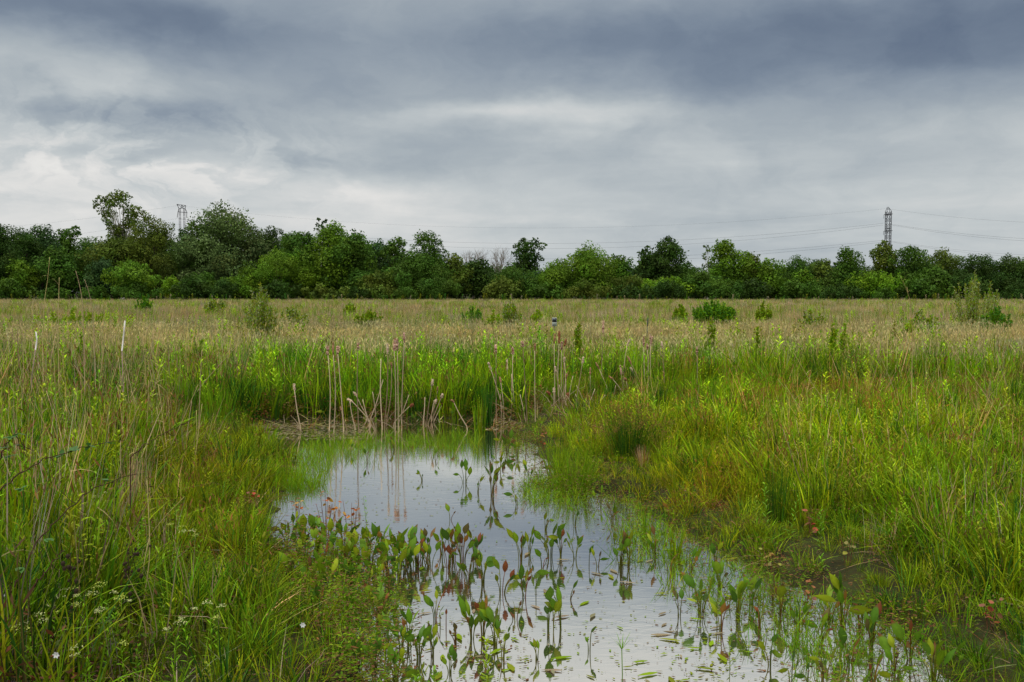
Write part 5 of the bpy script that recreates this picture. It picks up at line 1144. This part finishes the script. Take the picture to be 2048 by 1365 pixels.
FW = [(130, 1300, 3), (150, 1308, 3), (175, 1302, 3), (205, 1300, 3), (232, 1298, 2), (108, 1330, 2), (60, 1310, 2), (20, 1300, 2), (245, 1330, 2), (215, 1365, 2), (90, 1372, 2), (45, 1400, 3), (165, 1420, 2), (345, 1378, 2), (380, 1362, 2), (425, 1362, 2), (440, 1360, 1), (255, 1400, 1),
      (205, 1080, 2), (228, 1092, 2), (150, 1040, 2), (110, 1045, 2), (75, 1060, 2), (40, 1040, 2), (180, 1015, 2), (215, 1010, 2), (365, 1160, 2), (395, 1175, 2), (345, 1150, 1), (20, 960, 2), (60, 940, 2), (96, 985, 2), (180, 960, 2), (230, 930, 2), (300, 905, 2), (10, 1090, 2)]
FWs = sorted(FW)
for k, (px, py, nu) in enumerate(FWs):
    rr = np.random.default_rng(9900 + k); b = G(px, py, .12); root = empty('white_flowered_weed', b); H = rr.uniform(.30, .42)
    V_, F_, C_ = leafy(H * .9, 18, .06, .010, GREEN * 1.2, .8); mb = MB(); mb.add(V_, F_, C_); obj('leafy_stem', mb, M_GRASS, root)
    for j in range(nu):
        cx_, cy_ = rr.normal(0, .03, 2); z_ = H * rr.uniform(.92, 1.05); n = 30
        a = rr.uniform(0, 6.28, n); r = .032 * np.sqrt(rr.uniform(0, 1, n)) * rr.uniform(.6, 1.1); P = np.stack([cx_ + r * np.cos(a), cy_ + r * np.sin(a), z_ - r * r * 8 + rr.normal(0, .003, n)], 1)
        T = unit(rr.normal(0, 1, (n, 3)) * [1, 1, .4]); S = unit(np.cross(T, rr.normal(0, .4, (n, 3)) + [0, 0, 1])); c = jit(np.array((.44, .47, .20)) if rr.uniform() < .7 else np.array((.42, .48, .10)), n, .2)
        mb = MB(); mb.add(*ribbon(P, T, S, S, .0070, .0062, np.array([.6, 1, .6]), 0., c, c))
        mb.add(*tube([(0, 0, H * .82), (cx_, cy_, z_ - .008)], .0015, GREEN, 4)); obj('flower_cluster', mb, M_GRASS, root)
    tag(root, f'weed with {["one flat creamy flower cluster", "two flat creamy flower clusters", "three flat creamy flower clusters"][nu - 1]}, {ordinal(k + 1)} from the left', 'flowering weed', 'creamy flowered weeds on the left bank')
def white_flower(px, py, label, k, r=.022, h=.35):
    y = G(px, py, .1 + h)[1]; p = G(px, py, .1 + h); b = p.copy(); b[2] = .1; root = empty('white_flower', b)
    mb = MB(); mb.add(*tube([(0, 0, 0), (0.01, 0, h * .5), (0, 0, h)], .0018, GREEN, 4)); obj('stem', mb, M_GRASS, root)
    a = np.linspace(0, 2 * pi, 6, endpoint=False) + k; d = np.stack([np.cos(a), -.35 * np.ones(6), np.sin(a)], 1); T = unit(d); S = unit(np.cross(T, [0, 1.0, 0]))
    mb = MB(); mb.add(*ribbon(np.tile([0, 0, h], (6, 1)), T, S, S, r, r * .6, np.array([.4, 1, .9, .3]), 0., (.72, .72, .72), (.80, .80, .80))); obj('petals', mb, M_LEAF, root)
    return tag(root, label, 'flower', 'single white flowers')
white_flower(606, 1250, 'small white star flower in the grass left of the pond', 1, .016)
white_flower(8, 1188, 'white flower at the left border', 2, .02)
white_flower(113, 1310, 'white hanging flower low in the left grass', 3, .018)
